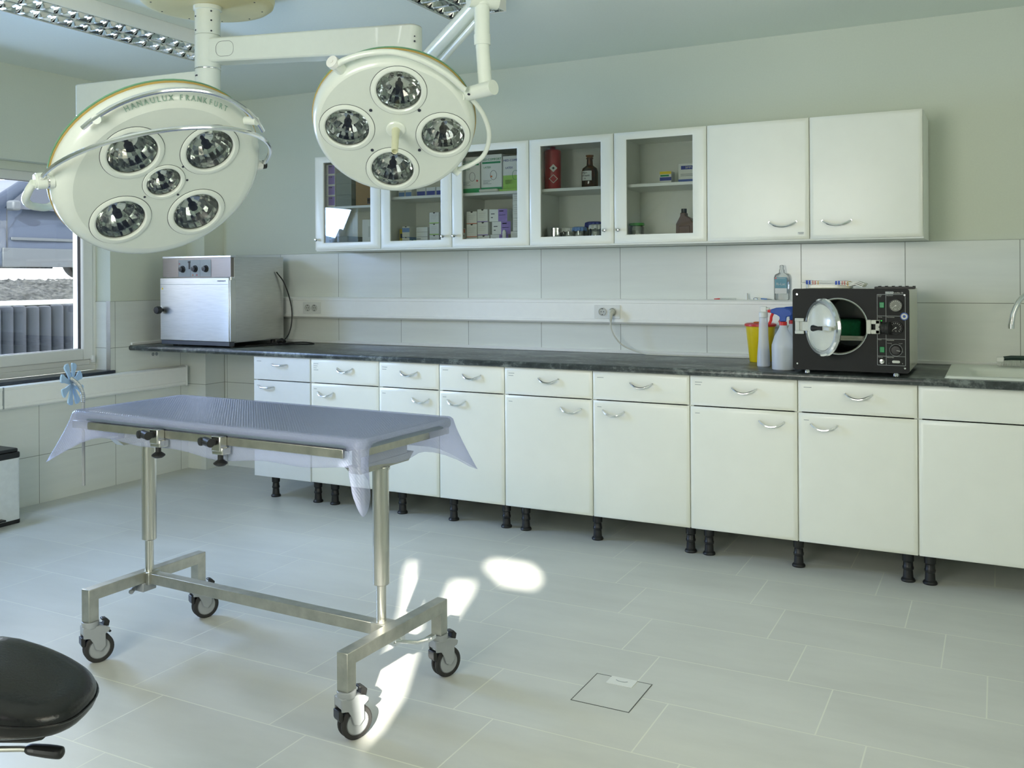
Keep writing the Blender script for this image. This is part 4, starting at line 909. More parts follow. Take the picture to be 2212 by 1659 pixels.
b = nb(); lathe(b, [(0, .236), (.0215, .236), (.0215, .262), (.015, .266), (0, .266)]); box(b, -.013, .016, -.011, .011, .262, .29); box(b, .014, .03, -.006, .006, .272, .284); fin('spray_head', b, 'white', s1, bevel=.003)
def sprayer(loc, rz, label):
    s = thing('spray_bottle', label, 'spray bottle', loc, rz, 'blue-headed spray bottles')
    b = nb(); lathe(b, [(0, 0), (.047, 0), (.051, .004), (.0525, .1), (.052, .115), (.040, .155), (.023, .185), (.0165, .20), (.0165, .212), (0, .212)]); fin('bottle', b, 'frost', s)
    b = nb(); lathe(b, [(0, .004), (.0485, .005), (.0505, .1), (0, .1)]); fin('liquid', b, 'liquid', s)
    b = nb(); lathe(b, [(0, .207), (.0175, .207), (.0175, .222), (.0155, .224), (0, .224)]); fin('collar', b, 'red', s)
    b = nb(); poly = [(-.014, .224), (.014, .224), (.016, .246), (.036, .250), (.041, .262), (.032, .280), (.002, .290), (-.030, .288), (-.056, .280), (-.056, .265), (-.028, .256), (-.015, .246)]
    prism(b, poly, -.011, .011, XZ(0)); fin('spray_head', b, 'blue', s, bevel=.004)
    b = nb(); cyl(b, (-.055, 0, .2725), (-.070, 0, .2725), .008, .006); fin('nozzle', b, 'red', s)
    b = nb(); tube(b, smoothpts([(-.046, 0, .262), (-.053, 0, .245), (-.055, 0, .228), (-.063, 0, .212)], 4), [.0045]*12+[.003], 6, flat=1.6); fin('trigger', b, 'red', s)
    return s
s2 = sprayer((4.221, -.575, ZW), radians(8), 'blue-headed spray bottle standing in front, half full of clear liquid')
s3 = copy_tree(s2, (4.235, -.42, ZW), 'blue-headed spray bottle half hidden behind the autoclave'); s3.rotation_euler = (0, 0, radians(20))
# socket plug with cable
pg = thing('plug_cable', 'white plug with its cable hanging from the socket to the worktop', 'cable', (0, 0, 0))
b = nb(); cyl(b, (3.179, -.0755, 1.139), (3.179, -.098, 1.137), .0185, .017); tube(b, [(3.179, -.096, 1.139), (3.181, -.112, 1.128), (3.182, -.115, 1.10), (3.182, -.113, 1.086)], [.015, .015, .009, .006], 12); fin('plug', b, 'cable', pg)
b = nb(); tube(b, smoothpts([(3.182, -.113, 1.09), (3.184, -.112, 1.05), (3.205, -.105, 1.0), (3.25, -.09, .95), (3.34, -.075, .915), (3.42, -.075, .906), (3.7, -.06, .905), (4.0, -.055, .905), (4.25, -.06, .905)], 8), .0042, 8); fin('cord', b, 'cable', pg)
# bits on the trunking ledge
ZL = 1.2112
th_ = thing('thermometer', 'thin pen-like thermometer with a red tip on the trunking ledge', 'thermometer', (3.81, -.04, ZL+.004))
b = nb(); cyl(b, (-.028, 0, 0), (.06, 0, 0), .0038, seg=10); fin('barrel', b, 'clear', th_)
b = nb(); cyl(b, (-.06, 0, -.001), (-.028, 0, 0), .002, .0038, seg=10); fin('tip', b, 'red', th_)
b = nb(); lathe(b, [(0, 0), (.0055, 0), (.005, .034), (0, .035)]); o = fin('needle_cap', b, 'white', loc=(3.927, -.04, ZL)); tag(o, 'tiny white cap standing upright on the trunking ledge', 'cap')
b = nb(); lathe(b, [(0, 0), (.011, 0), (.011, .008), (.006, .012), (0, .012)]); o = fin('clear_lid_piece', b, 'clear', loc=(3.972, -.04, ZL)); tag(o, 'small clear lid lying next to the syringe on the ledge', 'cap')
sy_ = thing('syringe', 'small needle with a blue hub lying on the trunking ledge', 'syringe', (4.02, -.04, ZL+.003))
b = nb(); cyl(b, (-.02, 0, .003), (.012, 0, .001), .0035, seg=8); fin('hub', b, 'skyprint', sy_)
b = nb(); cyl(b, (.012, 0, .001), (.038, 0, -.001), .001, seg=6); fin('needle', b, 'ink', sy_)
iv = thing('infusion_bottle', 'clear infusion bottle labelled Ri-Lac on the trunking ledge', 'bottle', (4.108, -.037, ZL))
b = nb(); R0 = []
for (hx, hy, zz) in ((.036, .022, 0), (.039, .025, .004), (.039, .025, .118), (.034, .022, .132), (.014, .013, .142), (.013, .012, .158), (.010, .01, .160), (.010, .01, .178), (.006, .006, .182)):
    R0.append([b.verts.new((x, y, zz)) for x, y in rrect(-hx, hx, -hy, hy, min(hx, hy)*.8, 4)])
for p, q in zip(R0, R0[1:]):
    n = len(p)
    for i in range(n): b.faces.new((p[i], p[(i+1) % n], q[(i+1) % n], q[i]))
b.faces.new(R0[0]); b.faces.new(R0[-1]); fin('bottle', b, 'clear', iv, ang=50)
b = nb(); box(b, -.030, .030, -.0262, -.0254, .062, .118); lb = fin('label_sticker', b, 'teal', iv, smooth=False)
b = nb(); box(b, -.030, .030, -.0262, -.0254, .034, .061); fin('label_sticker', b, 'paper', iv, smooth=False)
b = nb(); text_into(b, 'Ri-Lac', .019, XZ(-.0264) @ M.Translation((0, .083, 0))); box(b, -.022, .024, -.0267, -.0262, .111, .1125); fin('lettering', b, 'print_white', lb, smooth=False)
b = nb(); box(b, -.029, -.022, -.0268, -.0262, .110, .117); fin('red_mark', b, 'red', lb, smooth=False)

# ================================================================= EXAMINATION TABLE
TB = (2.848, -2.572, 0); TR = -.031
tb = thing('operating_table', 'steel wheeled operating table with telescopic columns and dark mattress', 'table', TB, TR)
b = nb()
poly = rrect(-.648, .648, -.245, .245, .03, 5)
prism(b, poly, .846, .876); fin('mattress', b, 'mattress', tb, bevel=.009)
b = nb(); box(b, -.60, .572, -.21, .21, .832, .8455); fin('top_plate', b, 'steel', tb, bevel=.002)
def bar(name, x0, x1, y0, y1, z0, z1, mat='bar', bev=.002, par=tb):
    b = nb(); box(b, x0, x1, y0, y1, z0, z1); return fin(name, b, mat, par, bevel=bev)
bar('side_rail', -.655, .572, -.237, -.227, .815, .8425); bar('side_rail', -.62, .572, .227, .237, .815, .8425)
bar('side_rail', .598, .608, -.198, .275, .815, .8425)
for x_ in (-.5, 0, .5):
    bar('rail_spacer', x_-.012, x_+.012, -.2275, -.2145, .822, .838); bar('rail_spacer', x_-.012, x_+.012, .2145, .2275, .822, .838)
for y_ in (-.12, .14): bar('rail_spacer', .571, .599, y_-.012, y_+.012, .822, .838)
def clamp(x):
    b = nb(); box(b, x-.016, x+.022, -.268, -.238, .800, .848); box(b, x-.020, x+.026, -.262, -.225, .788, .812); c = fin('rail_clamp', b, 'steel', tb, bevel=.003)
    b = nb(); cyl(b, (x-.002, -.268, .830), (x-.004, -.286, .830), .011); cyl(b, (x-.030, -.283, .833), (x+.012, -.295, .831), .0135, .0135); lathe(b, [(0, 0), (.012, 0), (.014, .006), (.012, .012), (0, .013)], M.Translation((x-.034, -.285, .832)) @ V((-.3, -1, 0)).to_track_quat('Z', 'Y').to_matrix().to_4x4(), 14); fin('clamp_knob', b, 'black', c)
    b = nb(); lathe(b, [(0, 0), (.010, -.003), (.022, -.012), (.022, -.016), (.014, -.022), (0, -.023)], M.Translation((x+.006, -.25, .775)), 16); cyl(b, (x+.006, -.25, .789), (x+.006, -.25, .768), .009); fin('wing_knob', b, 'black', c)
clamp(-.20); clamp(.085)
for k_, cx in enumerate((-.544, .528)):
    b = nb(); lathe(b, [(0, .375), (.0235, .375), (.0262, .378), (.0262, .748), (0, .748)], M.Translation((cx, 0, 0)), 32); fin('outer_column', b, 'steel', tb)
    b = nb(); cyl(b, (cx, 0, .25), (cx, 0, .3755), .0155, seg=24); fin('inner_column', b, 'steel', tb)
    b = nb(); prism(b, [(-.125, .745), (.125, .745), (.155, .772), (-.155, .772)], -.020, .020, M(((0, 0, 1, cx), (1, 0, 0, 0), (0, 1, 0, 0), (0, 0, 0, 1)))); box(b, cx-.018, cx+.018, -.12, .12, .7715, .8325); fin('top_bracket', b, 'bar', tb, bevel=.002)
    b = nb(); cyl(b, (cx, 0, .738), (cx, 0, .7455), .03); fin('collar', b, 'steel', tb)
for k_, cx in enumerate((-.555, .585)):
    b = nb(); s_ = .02
    MYZ = M(((0, 0, 1, cx), (1, 0, 0, 0), (0, 1, 0, 0), (0, 0, 0, 1)))
    prism(b, [(-.262, .148), (-.222, .148), (-.222, .222), (.222, .222), (.222, .148), (.262, .148), (.262, .262), (-.262, .262)], -s_, s_, MYZ); fin('end_frame', b, 'bar', tb, bevel=.002)
b = nb(); box(b, -.535, .565, -.02, .02, .218, .256); fin('cross_beam', b, 'bar', tb, bevel=.002)
b = nb(); box(b, .505, .5655, -.028, .028, .214, .260); fin('column_socket', b, 'bar', tb, bevel=.003)
b = nb(); box(b, -.5655+.03, -.515, -.028, .028, .214, .260); fin('column_socket', b, 'bar', tb, bevel=.003)
b = nb(); tube(b, [(.60, -.03, .215), (.605, .0, .208), (.64, .035, .200), (.665, .075, .203)], [.006, .006, .007, .008], 8); box(b, .575, .605, -.03, .02, .203, .2225); box(b, .65, .668, .06, .10, .196, .208); fin('release_lever', b, 'chrome', tb, bevel=.001)
b = nb(); box(b, -.58, -.53, -.04, .02, .19, .2225); cyl(b, (-.575, -.045, .2), (-.56, -.07, .196), .009); fin('release_lever', b, 'grey', tb, bevel=.003)
CA = radians(-23)   # axle direction in the table's frame
ad = V((cos(CA), sin(CA), 0)); td = V((-sin(CA), cos(CA), 0))   # axle, trail
def caster(px_, py_):
    o = nb(); lathe(o, [(0, .1485), (.028, .1485), (.029, .143), (.028, .128), (.020, .120), (0, .120)], M.Translation((px_, py_, 0)), 20)
    base = M(((td.x, 0, ad.x, px_), (td.y, 0, ad.y, py_), (0, 1, 0, 0), (0, 0, 0, 1)))
    pl_ = [(-.028, .132), (.026, .132), (.045, .128), (.060, .118), (.058, .108), (.045, .100), (.046, .058), (.030, .042), (.012, .050), (.004, .075), (-.006, .092), (-.028, .096)]
    prism(o, pl_, .0195, .0245, base); prism(o, pl_, -.0245, -.0195, base); prism(o, [(-.028, .105), (.05, .108), (.055, .120), (.03, .132), (-.028, .132)], -.02, .02, base)
    c = fin('caster', o, 'grey', tb, bevel=.002)
    wm = base @ M.Translation((.026, .0505, 0))
    b = nb()
    for s in (-1, 1): lathe(b, [(.034, s*.004), (.047, s*.004), (.050, s*.007), (.050, s*.013), (.046, s*.017), (.036, s*.018)], wm, 32)
    lathe(b, [(.034, -.018), (.034, .018)], wm, 32); fin('tyre', b, 'rubber', c)
    b = nb(); lathe(b, [(0, -.0172), (.036, -.0165), (.036, .0165), (0, .0172)], wm, 28); cyl(b, wm @ V((0, 0, -.024)), wm @ V((0, 0, .024)), .008, seg=12); fin('wheel_disc', b, 'grey', c)
    b = nb(); prism(b, [(.040, .128), (.058, .120), (.062, .138), (.050, .150), (.036, .152), (.034, .146), (.044, .143)], -.013, .013, base); prism(b, [(.050, .104), (.064, .094), (.070, .098), (.058, .110)], -.006, .006, base); prism(b, [(-.034, .098), (-.02, .098), (-.02, .066), (-.030, .066), (-.034, .075)], -.018, .018, base); fin('brake_pedal', b, 'black', c, bevel=.002)
for cx in (-.555, .585):
    for cy_ in (-.242, .242): caster(cx, cy_)

# clear plastic sheet draped over the table
sh_ = bpy.data.objects.new('plastic_sheet', None); bpy.data.objects.remove(sh_)
b = nb(); A_, B_, rc = .655, .252, .035
per = []
nl, ns, ncn = 60, 26, 10
def side(pa, pb, n):
    return [(pa[0]+(pb[0]-pa[0])*i/n, pa[1]+(pb[1]-pa[1])*i/n) for i in range(n)]
for (cx, cy_, a0, nxt, n) in ((A_-rc, B_-rc, 0, None, nl), (-A_+rc, B_-rc, 90, None, ns), (-A_+rc, -B_+rc, 180, None, nl), (A_-rc, -B_+rc, 270, None, ns)):
    arc = [(cx+rc*cos(radians(a0+90*k/ncn)), cy_+rc*sin(radians(a0+90*k/ncn)), cos(radians(a0+90*k/ncn)), sin(radians(a0+90*k/ncn))) for k in range(ncn+1)]
    per += arc
    e = arc[-1]
    if a0 == 0: tgt = (-A_+rc, B_)
    elif a0 == 90: tgt = (-A_, -B_+rc)
    elif a0 == 180: tgt = (A_-rc, -B_)
    else: tgt = (A_, B_-rc)
    per += [(e[0]+(tgt[0]-e[0])*i/n, e[1]+(tgt[1]-e[1])*i/n, e[2], e[3]) for i in range(1, n)]
def wcorner(x, y):
    best = 0; 
    for sx in (-1, 1):
        for sy2 in (-1, 1):
            d_ = math.hypot(x-sx*(A_-.01), y-sy2*(B_-.01)); best = max(best, max(0, 1-d_/(.075 if (sx, sy2) == (1, -1) else .11)))
    return best*best*(3-2*best)
tips = {(-1, -1): (.085, .70), (1, -1): (.035, .665), (1, 1): (.080, .70), (-1, 1): (.07, .70)}
rings = []; NR = 12
for (x, y, nx_, ny_) in per: pass
levels = []
for lv in range(NR):
    ring = []
    for k_, (x, y, nx_, ny_) in enumerate(per):
        wq = wcorner(x, y); tip = tips[(1 if x > 0 else -1, 1 if y > 0 else -1)]
        wav = sin(k_*.35)*.006+sin(k_*.13+1)*.008
        if lv == 0: o_, z_ = -.022, .8805
        elif lv == 1: o_, z_ = -.008, .8795
        elif lv == 2: o_, z_ = 0, .8735
        elif lv == 3: o_, z_ = .003, .865
        else:
            t = (lv-3)/(NR-4)
            o_in = .003-(.040+.036*max(0, nx_))*min(1, t*2.6); z_in = .865-(.092+wav)*t
            o_out = .003+tip[0]*t**1.15; z_out = .865-(.865-tip[1])*t
            o_ = o_in*(1-wq)+o_out*wq; z_ = z_in*(1-wq**1.9)+z_out*wq**1.9
        # corners: bring the lower hem to a point
        cxn, cyn = nx_, ny_
        if wq > 0 and lv > 3:
            d2 = V((1 if x > 0 else -1, 1 if y > 0 else -1, 0)).normalized(); cxn = nx_*(1-wq)+d2.x*wq; cyn = ny_*(1-wq)+d2.y*wq
        ring.append(b.verts.new((x+cxn*o_, y+cyn*o_, z_)))
    levels.append(ring)
n = len(per)
for p, q in zip(levels, levels[1:]):
    for i in range(n): b.faces.new((p[i], p[(i+1) % n], q[(i+1) % n], q[i]))
c0 = levels[0]; inner = [b.verts.new((v.co.x*.9, v.co.y*.8, .8805)) for v in c0]
for i in range(n): b.faces.new((c0[i], c0[(i+1) % n], inner[(i+1) % n], inner[i]))
b.faces.new(inner)
o = fin('plastic_sheet', b, 'sheet', loc=TB, ang=75); o.rotation_euler = (0, 0, TR)
sm = o.modifiers.new('thickness', 'SOLIDIFY'); sm.thickness = .0006; sm.offset = -1
tag(o, 'clear mauve-tinted plastic sheet draped over the operating table', 'plastic sheet')

# blue cable holder on a gooseneck at the table corner
ch = thing('holder_arm', 'light blue notched star disc on a gooseneck at the table corner', 'holder', (2.179, -2.74, 0))
b = nb(); cyl(b, (.004, 0, .60), (.004, 0, .905), .0055, seg=12); fin('rod', b, 'grey', ch)
b = nb(); gp = smoothpts([(.004, 0, .90), (.002, 0, .93), (-.012, .0, .955), (-.030, -.004, .972), (-.048, -.010, .985)], 10)
tube(b, gp, [.0065+.0012*(i % 2) for i in range(len(gp))], 10); fin('gooseneck', b, 'alu', ch)
b = nb(); sn = V((.90, .42, .10)).normalized(); mt = M.Translation((-.056, -.0, .963)) @ sn.to_track_quat('Z', 'Y').to_matrix().to_4x4(); R = .077
poly = []
for k_ in range(8):
    a0 = radians(45*k_+22.5-45/2)
    for da, rr in ((2.6, .016), (7, .030), (10.5, .050), (9, R*.9), (12, R), (22.5, R*1.03), (33, R), (36, R*.9), (34.5, .050), (38, .030), (42.4, .016)): poly.append((rr*cos(a0+radians(da)), rr*sin(a0+radians(da))))
prism(b, poly, -.003, .003, mt); fin('star_disc', b, 'lightblue', ch, bevel=.0008)
b = nb(); cyl(b, mt @ V((0, 0, -.01)), mt @ V((0, 0, .012)), .008); fin('screw', b, 'chrome', ch)

# ================================================================= SURGICAL LAMPS
def lampframe(c, ex, ey, n):
    return M(((ex[0], ey[0], n[0], c[0]), (ex[1], ey[1], n[1], c[1]), (ex[2], ey[2], n[2], c[2]), (0, 0, 0, 1)))
def face_with_holes(b, R, holes, h, thick=.004, seg=72):
    ve = []
    for (cx, cy_, r) in [(0, 0, R)]+holes:
        s_ = seg if r == R else 40
        vv = [b.verts.new((cx+r*cos(2*pi*k/s_), cy_+r*sin(2*pi*k/s_), h)) for k in range(s_)]
        ve += [b.edges.new((vv[i], vv[(i+1) % s_])) for i in range(s_)]
    bmesh.ops.triangle_fill(b, edges=ve, use_beauty=True)
def lamp_head(par, MX, R, rf, holes, off=(0, 0)):
    OX = MX @ M.Translation((off[0], off[1], 0))
    b = nb(); lathe(b, [(rf, 0), (rf+.35*(R-rf), -.003), (rf+.62*(R-rf), -.012), (rf+.85*(R-rf), -.026), (R-.002, -.045), (R, -.058), (R-.004, -.062)], OX, 72)
    head = fin('lamp_head', b, 'lamp', par, ang=60)
    def sub(name, b, mat, **k): return fin(name, b, mat, head, **k)
    b = nb(); face_with_holes(b, rf, [(x-off[0], y-off[1], r) for x, y, r in holes], 0); bmesh.ops.transform(b, matrix=OX, verts=b.verts[:]); sub('face_plate', b, 'lamp_shaded', ang=60)
    b = nb(); lathe(b, [(R-.004, -.062), (R+.003, -.063), (R+.002, -.067), (R-.004, -.068)], OX, 72); sub('amber_gasket', b, 'amber')
    b = nb(); lathe(b, [(R-.004, -.068), (R+.003, -.069), (R+.003, -.075), (R-.006, -.082)], OX, 72); sub('green_gasket', b, 'green')
    b = nb(); lathe(b, [(R-.006, -.082), (R-.02, -.10), (R*.8, -.14), (R*.5, -.175), (R*.2, -.19), (0, -.192)], OX, 56); sub('dome', b, 'lamp')
    for (x, y, r) in holes:
        mt = MX @ M.Translation((x, y, 0))
        b = nb(); lathe(b, [(r*1.24, -.0005), (r*1.24, .0025), (r*1.21, .004), (r*1.05, .005), (r*.99, .002), (r*.99, -.006)], mt, 48); sub('lens_ring', b, 'lamp')
        b = nb(); lathe(b, [(r*1.262, .0004), (r*1.242, .0009)], mt, 48); sub('ring_gap', b, 'ink')
        d_ = r*1.0
        b = nb(); lathe(b, [(r*.985, -.008), (r*.95, -.30*d_-.008), (r*.78, -.62*d_-.008), (r*.5, -.85*d_-.008), (r*.2, -.97*d_-.008), (0, -1.0*d_-.008)], mt, 24); sub('reflector', b, 'facet', smooth=False)
        b = nb(); lathe(b, [(0, -.25*d_), (r*.16, -.27*d_), (r*.18, -.55*d_), (r*.10, -.6*d_), (r*.08, -.95*d_)], mt, 18); sub('bulb_shield', b, 'dark')
        b = nb(); lathe(b, [(r*.985, -.004), (r*.6, .000), (0, .002), ], mt, 40); sub('lens', b, 'lens')
    return head, OX
def armbox(b, pa, pb, za0, za1, zb0, zb1, w_a, w_b, round_end=True):
    """horizontal arm from pa to pb (xy), with bottom/top heights at both ends"""
    pa, pb = V((*pa, 0)), V((*pb, 0)); d = (pb-pa).normalized(); s = V((-d.y, d.x, 0)); lo = []; hi = []
    out = [(pa-s*w_a, 0), (pa+s*w_a, 0)]
    endp = [(pb+s*w_b*cos(a)+d*w_b*sin(a)*.7, 1) for a in [pi*k/10 for k in range(11)]]
    for p, t in out+endp:
        lo.append(b.verts.new((p.x, p.y, za0 if t == 0 else zb0))); hi.append(b.verts.new((p.x, p.y, za1 if t == 0 else zb1)))
    n = len(lo); b.faces.new(lo[::-1]); b.faces.new(hi)
    for i in range(n): b.faces.new((lo[i], lo[(i+1) % n], hi[(i+1) % n], hi[i]))
PX, PY = 2.073, -2.022
L1 = thing('surgical_lamp', 'larger ceiling surgical lamp with five round reflectors and chrome bail', 'surgical lamp', (0, 0, 0))
# ceiling canopy, pole and lower arm belong to it
b = nb(); lathe(b, [(0, 2.52), (.235, 2.52), (.262, 2.523), (.278, 2.535), (.284, 2.555), (.284, 2.599), (0, 2.599)], M.Translation((PX, PY, 0)), 72); cn = fin('canopy', b, 'canopy', L1)
b = nb()
for k_ in range(10):
    a = 2*pi*k_/10+.2; cyl(b, (PX+.23*cos(a), PY+.23*sin(a), 2.5205), (PX+.23*cos(a), PY+.23*sin(a), 2.5185), .0035, seg=8)
fin('screw', b, 'ink', cn)
b = nb(); lathe(b, [(0, 2.395), (.054, 2.395), (.054, 2.50), (.060, 2.503), (.060, 2.5195), (0, 2.5195)], M.Translation((PX, PY, 0)), 36); pl_ = fin('pole', b, 'lamp', L1)
b = nb(); lathe(b, [(0, 2.09), (.050, 2.09), (.054, 2.094), (.054, 2.245), (0, 2.245)], M.Translation((PX, PY, 0)), 36); hb_ = fin('lower_hub', b, 'lamp', L1)
b = nb()
for (a, zz) in ((-1.9, 2.47), (-1.9, 2.41), (-.5, 2.49), (-.5, 2.45), (-.5, 2.405), (-1.75, 2.215), (-1.95, 2.215)):
    cyl(b, (PX+.0535*cos(a), PY+.0535*sin(a), zz), (PX+.0555*cos(a), PY+.0555*sin(a), zz), .004, seg=8)
fin('screw', b, 'ink', pl_)
b = nb(); armbox(b, (PX, PY), (1.36, -2.075), 2.10, 2.238, 2.09, 2.238, .042, .05); fin('lower_arm', b, 'lamp', L1, bevel=.006)
c1 = V((2.657, -2.797, 1.669)); M1 = lampframe(c1, (.4794, .8446, .2384), (.5046, -.4875, .7125), (.7180, -.2213, -.6599))
R1 = .345; o1 = (.006, -.006)
holes1 = [(-.093, .133, .0805), (.156, .092, .0805), (-.145, -.133, .0805), (.109, -.168, .0805), (.001, -.007, .0565)]
h1, O1 = lamp_head(L1, M1, R1, .289, holes1, o1)
b = nb()
for x, y in ((-.043, .060), (.065, .043), (.078, -.017), (.046, -.072), (-.064, -.054)): cyl(b, M1 @ V((x, y, .0)), M1 @ V((x, y, .002)), .004, seg=8)
fin('screw', b, 'ink', h1)
# lettering round the rim
b = nb(); txt = 'HANAULUX FRANKFURT'; a = 111
for chn in txt:
    wch = {'I': .4, ' ': .6, 'L': .85}.get(chn, 1.0)
    am = a-wch*1.78
    if chn != ' ':
        rr = R1-.023; slope = radians(38)
        loc = O1 @ M.Rotation(radians(am-90), 4, 'Z') @ M.Translation((0, rr, -.0070)) @ M.Rotation(-slope, 4, 'X')
        text_into(b, chn, .026, loc, depth=.0006, sx=.85)
    a -= wch*3.56
fin('lettering', b, 'lamptext', h1, smooth=False)
# chrome grab rail on the rim
b = nb(); tube(b, [O1 @ V(((R1+.016)*cos(radians(a)), (R1+.016)*sin(radians(a)), .008)) for a in range(24, 136, 4)], .008, 10); fin('grab_rail', b, 'chrome', h1)
for a in (33, 124):
    b = nb(); cyl(b, O1 @ V(((R1-.014)*cos(radians(a)), (R1-.014)*sin(radians(a)), -.02)), O1 @ V(((R1+.016)*cos(radians(a)), (R1+.016)*sin(radians(a)), .016)), .014); fin('rail_post', b, 'lamp', h1)
# bail
phi = radians(32); ax0 = radians(-8); b = nb(); pts = []
for k_ in range(41):
    t = pi*k_/40; q = V((.368*cos(t), .370*sin(t)*cos(phi), .370*sin(t)*sin(phi)))
    q = M.Rotation(ax0, 3, 'Z') @ q; pts.append(M1 @ (q+V((.002, 0, -.045))))
tube(b, pts, .0075, 10); fin('bail', b, 'chrome', L1)
for s in (-1, 1):
    u_ = M.Rotation(ax0, 3, 'Z') @ V((s, 0, 0)); b0 = V((.002, 0, -.045))
    if s < 0:
        b = nb(); cyl(b, M1 @ (b0+u_*.330), M1 @ (b0+u_*.378), .026, .026, 24); cyl(b, M1 @ (b0+u_*.378), M1 @ (b0+u_*.384), .022, .022, 24); pv = fin('pivot', b, 'lamp', L1)
        b = nb(); lathe(b, [(.0265, 0), (.0268, .003), (.0265, .006)], M.Translation(M1 @ (b0+u_*.345)) @ (M1.to_3x3() @ u_).to_track_quat('Z', 'Y').to_matrix().to_4x4(), 24); fin('pivot_ring', b, 'chrome', pv)
        b = nb(); tube(b, smoothpts([M1 @ q for q in (V((-.380, .045, -.05)), V((-.398, .005, -.06)), V((-.404, -.055, -.09)), V((-.375, -.11, -.12)), V((-.31, -.14, -.155)), V((-.2, -.05, -.225)), V((-.08, 0, -.235)), V((0, 0, -.235)))], 6), .0125, 12); fin('yoke', b, 'lamp', L1)
    else:
        b = nb(); cyl(b, M1 @ (b0+u_*.340), M1 @ (b0+u_*.362), .020, .018); pv = fin('pivot', b, 'white', L1)
        b = nb(); cyl(b, M1 @ (b0+u_*.362), M1 @ (b0+u_*.378), .016, .015); fin('grip_knob', b, 'black', pv)
b = nb(); bk = M1 @ V((0, 0, -.23)); tube(b, [bk, M1 @ V((0, 0, -.27)), (1.42, -2.10, 2.06), (1.40, -2.09, 2.10)], .027, 14); fin('spring_arm', b, 'lamp', L1)

L2 = thing('surgical_lamp', 'smaller ceiling surgical lamp with four round reflectors and centre handle', 'surgical lamp', (0, 0, 0))
b = nb(); lathe(b, [(0, 2.2455), (.052, 2.2455), (.0545, 2.249), (.0545, 2.391), (.052, 2.3945), (0, 2.3945)], M.Translation((PX, PY, 0)), 36); hb2 = fin('upper_hub', b, 'lamp', L2)
b = nb(); lathe(b, [(.0548, 2.2458), (.0556, 2.248), (.0548, 2.252)], M.Translation((PX, PY, 0)), 36); fin('chrome_band', b, 'chrome', hb2)
b = nb(); armbox(b, (PX+.0, PY), (2.998, -1.815), 2.272, 2.375, 2.250, 2.366, .044, .050); ua = fin('upper_arm', b, 'lamp', L2, bevel=.008)
b = nb(); sdir = V((2.998-PX, -1.815-PY, 0)).normalized(); nn = V((sdir.y, -sdir.x, 0))
cpos = V((PX, PY, 0))+sdir*.11; ff = M(((sdir.x, 0, nn.x, cpos.x+nn.x*.0445), (sdir.y, 0, nn.y, cpos.y+nn.y*.0445), (0, 1, 0, 2.322), (0, 0, 0, 1)))
pts = [ff @ V((x, y, .0005)) for x, y in rrect(-.042, .042, -.032, .032, .026)]; tube(b, pts, .0007, 5, cyclic=True)
epos = V((2.998, -1.815, 0)); cyl(b, epos+nn*.046+sdir*.024+V((0, 0, 2.292)), epos+nn*.049+sdir*.025+V((0, 0, 2.292)), .004, seg=8); cyl(b, epos+nn*.046+sdir*.024+V((0, 0, 2.312)), epos+nn*.049+sdir*.025+V((0, 0, 2.312)), .003, seg=8); fin('cover_line', b, 'ink', ua)
b = nb(); cyl(b, (2.995, -1.815, 2.10), (2.995, -1.815, 2.2505), .040, .040, 24); fin('joint', b, 'lamp', L2)
b = nb(); cyl(b, (3.0, -1.82, 2.17), (3.535, -2.213, 2.29), .029, .029, 20); sp = fin('spring_arm', b, 'lamp', L2)
b = nb(); cyl(b, (3.02, -1.80, 2.125), (3.53, -2.200, 2.24), .012, .012, 12); fin('parallel_rod', b, 'lamp', L2)
b = nb(); cyl(b, (3.515, -2.255, 2.298), (3.585, -2.180, 2.298), .036, .036, 28); lathe(b, [(0, 2.27), (.030, 2.27), (.034, 2.30), (.030, 2.345), (0, 2.35)], M.Translation((3.548, -2.22, 0)), 24); jn = fin('joint', b, 'lamp', L2)
b = nb(); cyl(b, (3.5475, -2.2215, 2.165), (3.547, -2.221, 2.285), .0265, .0265, 28); cyl(b, (3.5484, -2.2215, 2.135), (3.5475, -2.2215, 2.17), .0285, .0285, 28); cyl(b, (3.558, -2.219, 1.99), (3.5484, -2.2215, 2.136), .0235, .0235, 28); fin('drop_tube', b, 'lamp', L2)
c2 = V((3.252, -2.319, 1.855)); M2 = lampframe(c2, (.8423, .5387, -.0174), (.3813, -.5727, .7256), (.3809, -.6179, -.6879))
R2 = .284; o2 = (-.002, -.004)
holes2 = [(.016, .159, .076), (-.163, .004, .076), (.168, -.017, .076), (-.010, -.169, .076)]
h2, O2 = lamp_head(L2, M2, R2, .256, holes2, o2)
b = nb()
for x, y in ((-.080, .079), (.085, .084), (-.080, -.087), (.086, -.082)): cyl(b, M2 @ V((x, y, 0)), M2 @ V((x, y, .003)), .0055, seg=10)
fin('screw', b, 'ink', h2)
b = nb(); lathe(b, [(0, .006), (.030, .006), (.034, .003), (.034, 0)], M2 @ M.Translation((.004, .002, 0)), 28); hf = fin('handle_flange', b, 'lamp', h2)
b = nb(); lathe(b, [(.009, .128), (.009, .118), (0, .118)], M2 @ M.Translation((.004, .002, 0)), 18); lathe(b, [(.0145, .004), (.0125, .05), (.0118, .126), (.0105, .129), (.009, .128)], M2 @ M.Translation((.004, .002, 0)), 20); fin('handle', b, P('cream_handle', rgb(210, 212, 180), .4), h2)
b = nb(); tube(b, smoothpts([M2 @ V(q) for q in ((-.190, .240, -.005), (-.160, .268, 0), (-.089, .297, .004), (.001, .307, .006), (.091, .280, .004), (.175, .228, .0), (.236, .168, -.004))], 6), .0105, 12); fin('ring_tube', b, 'lamp', L2)
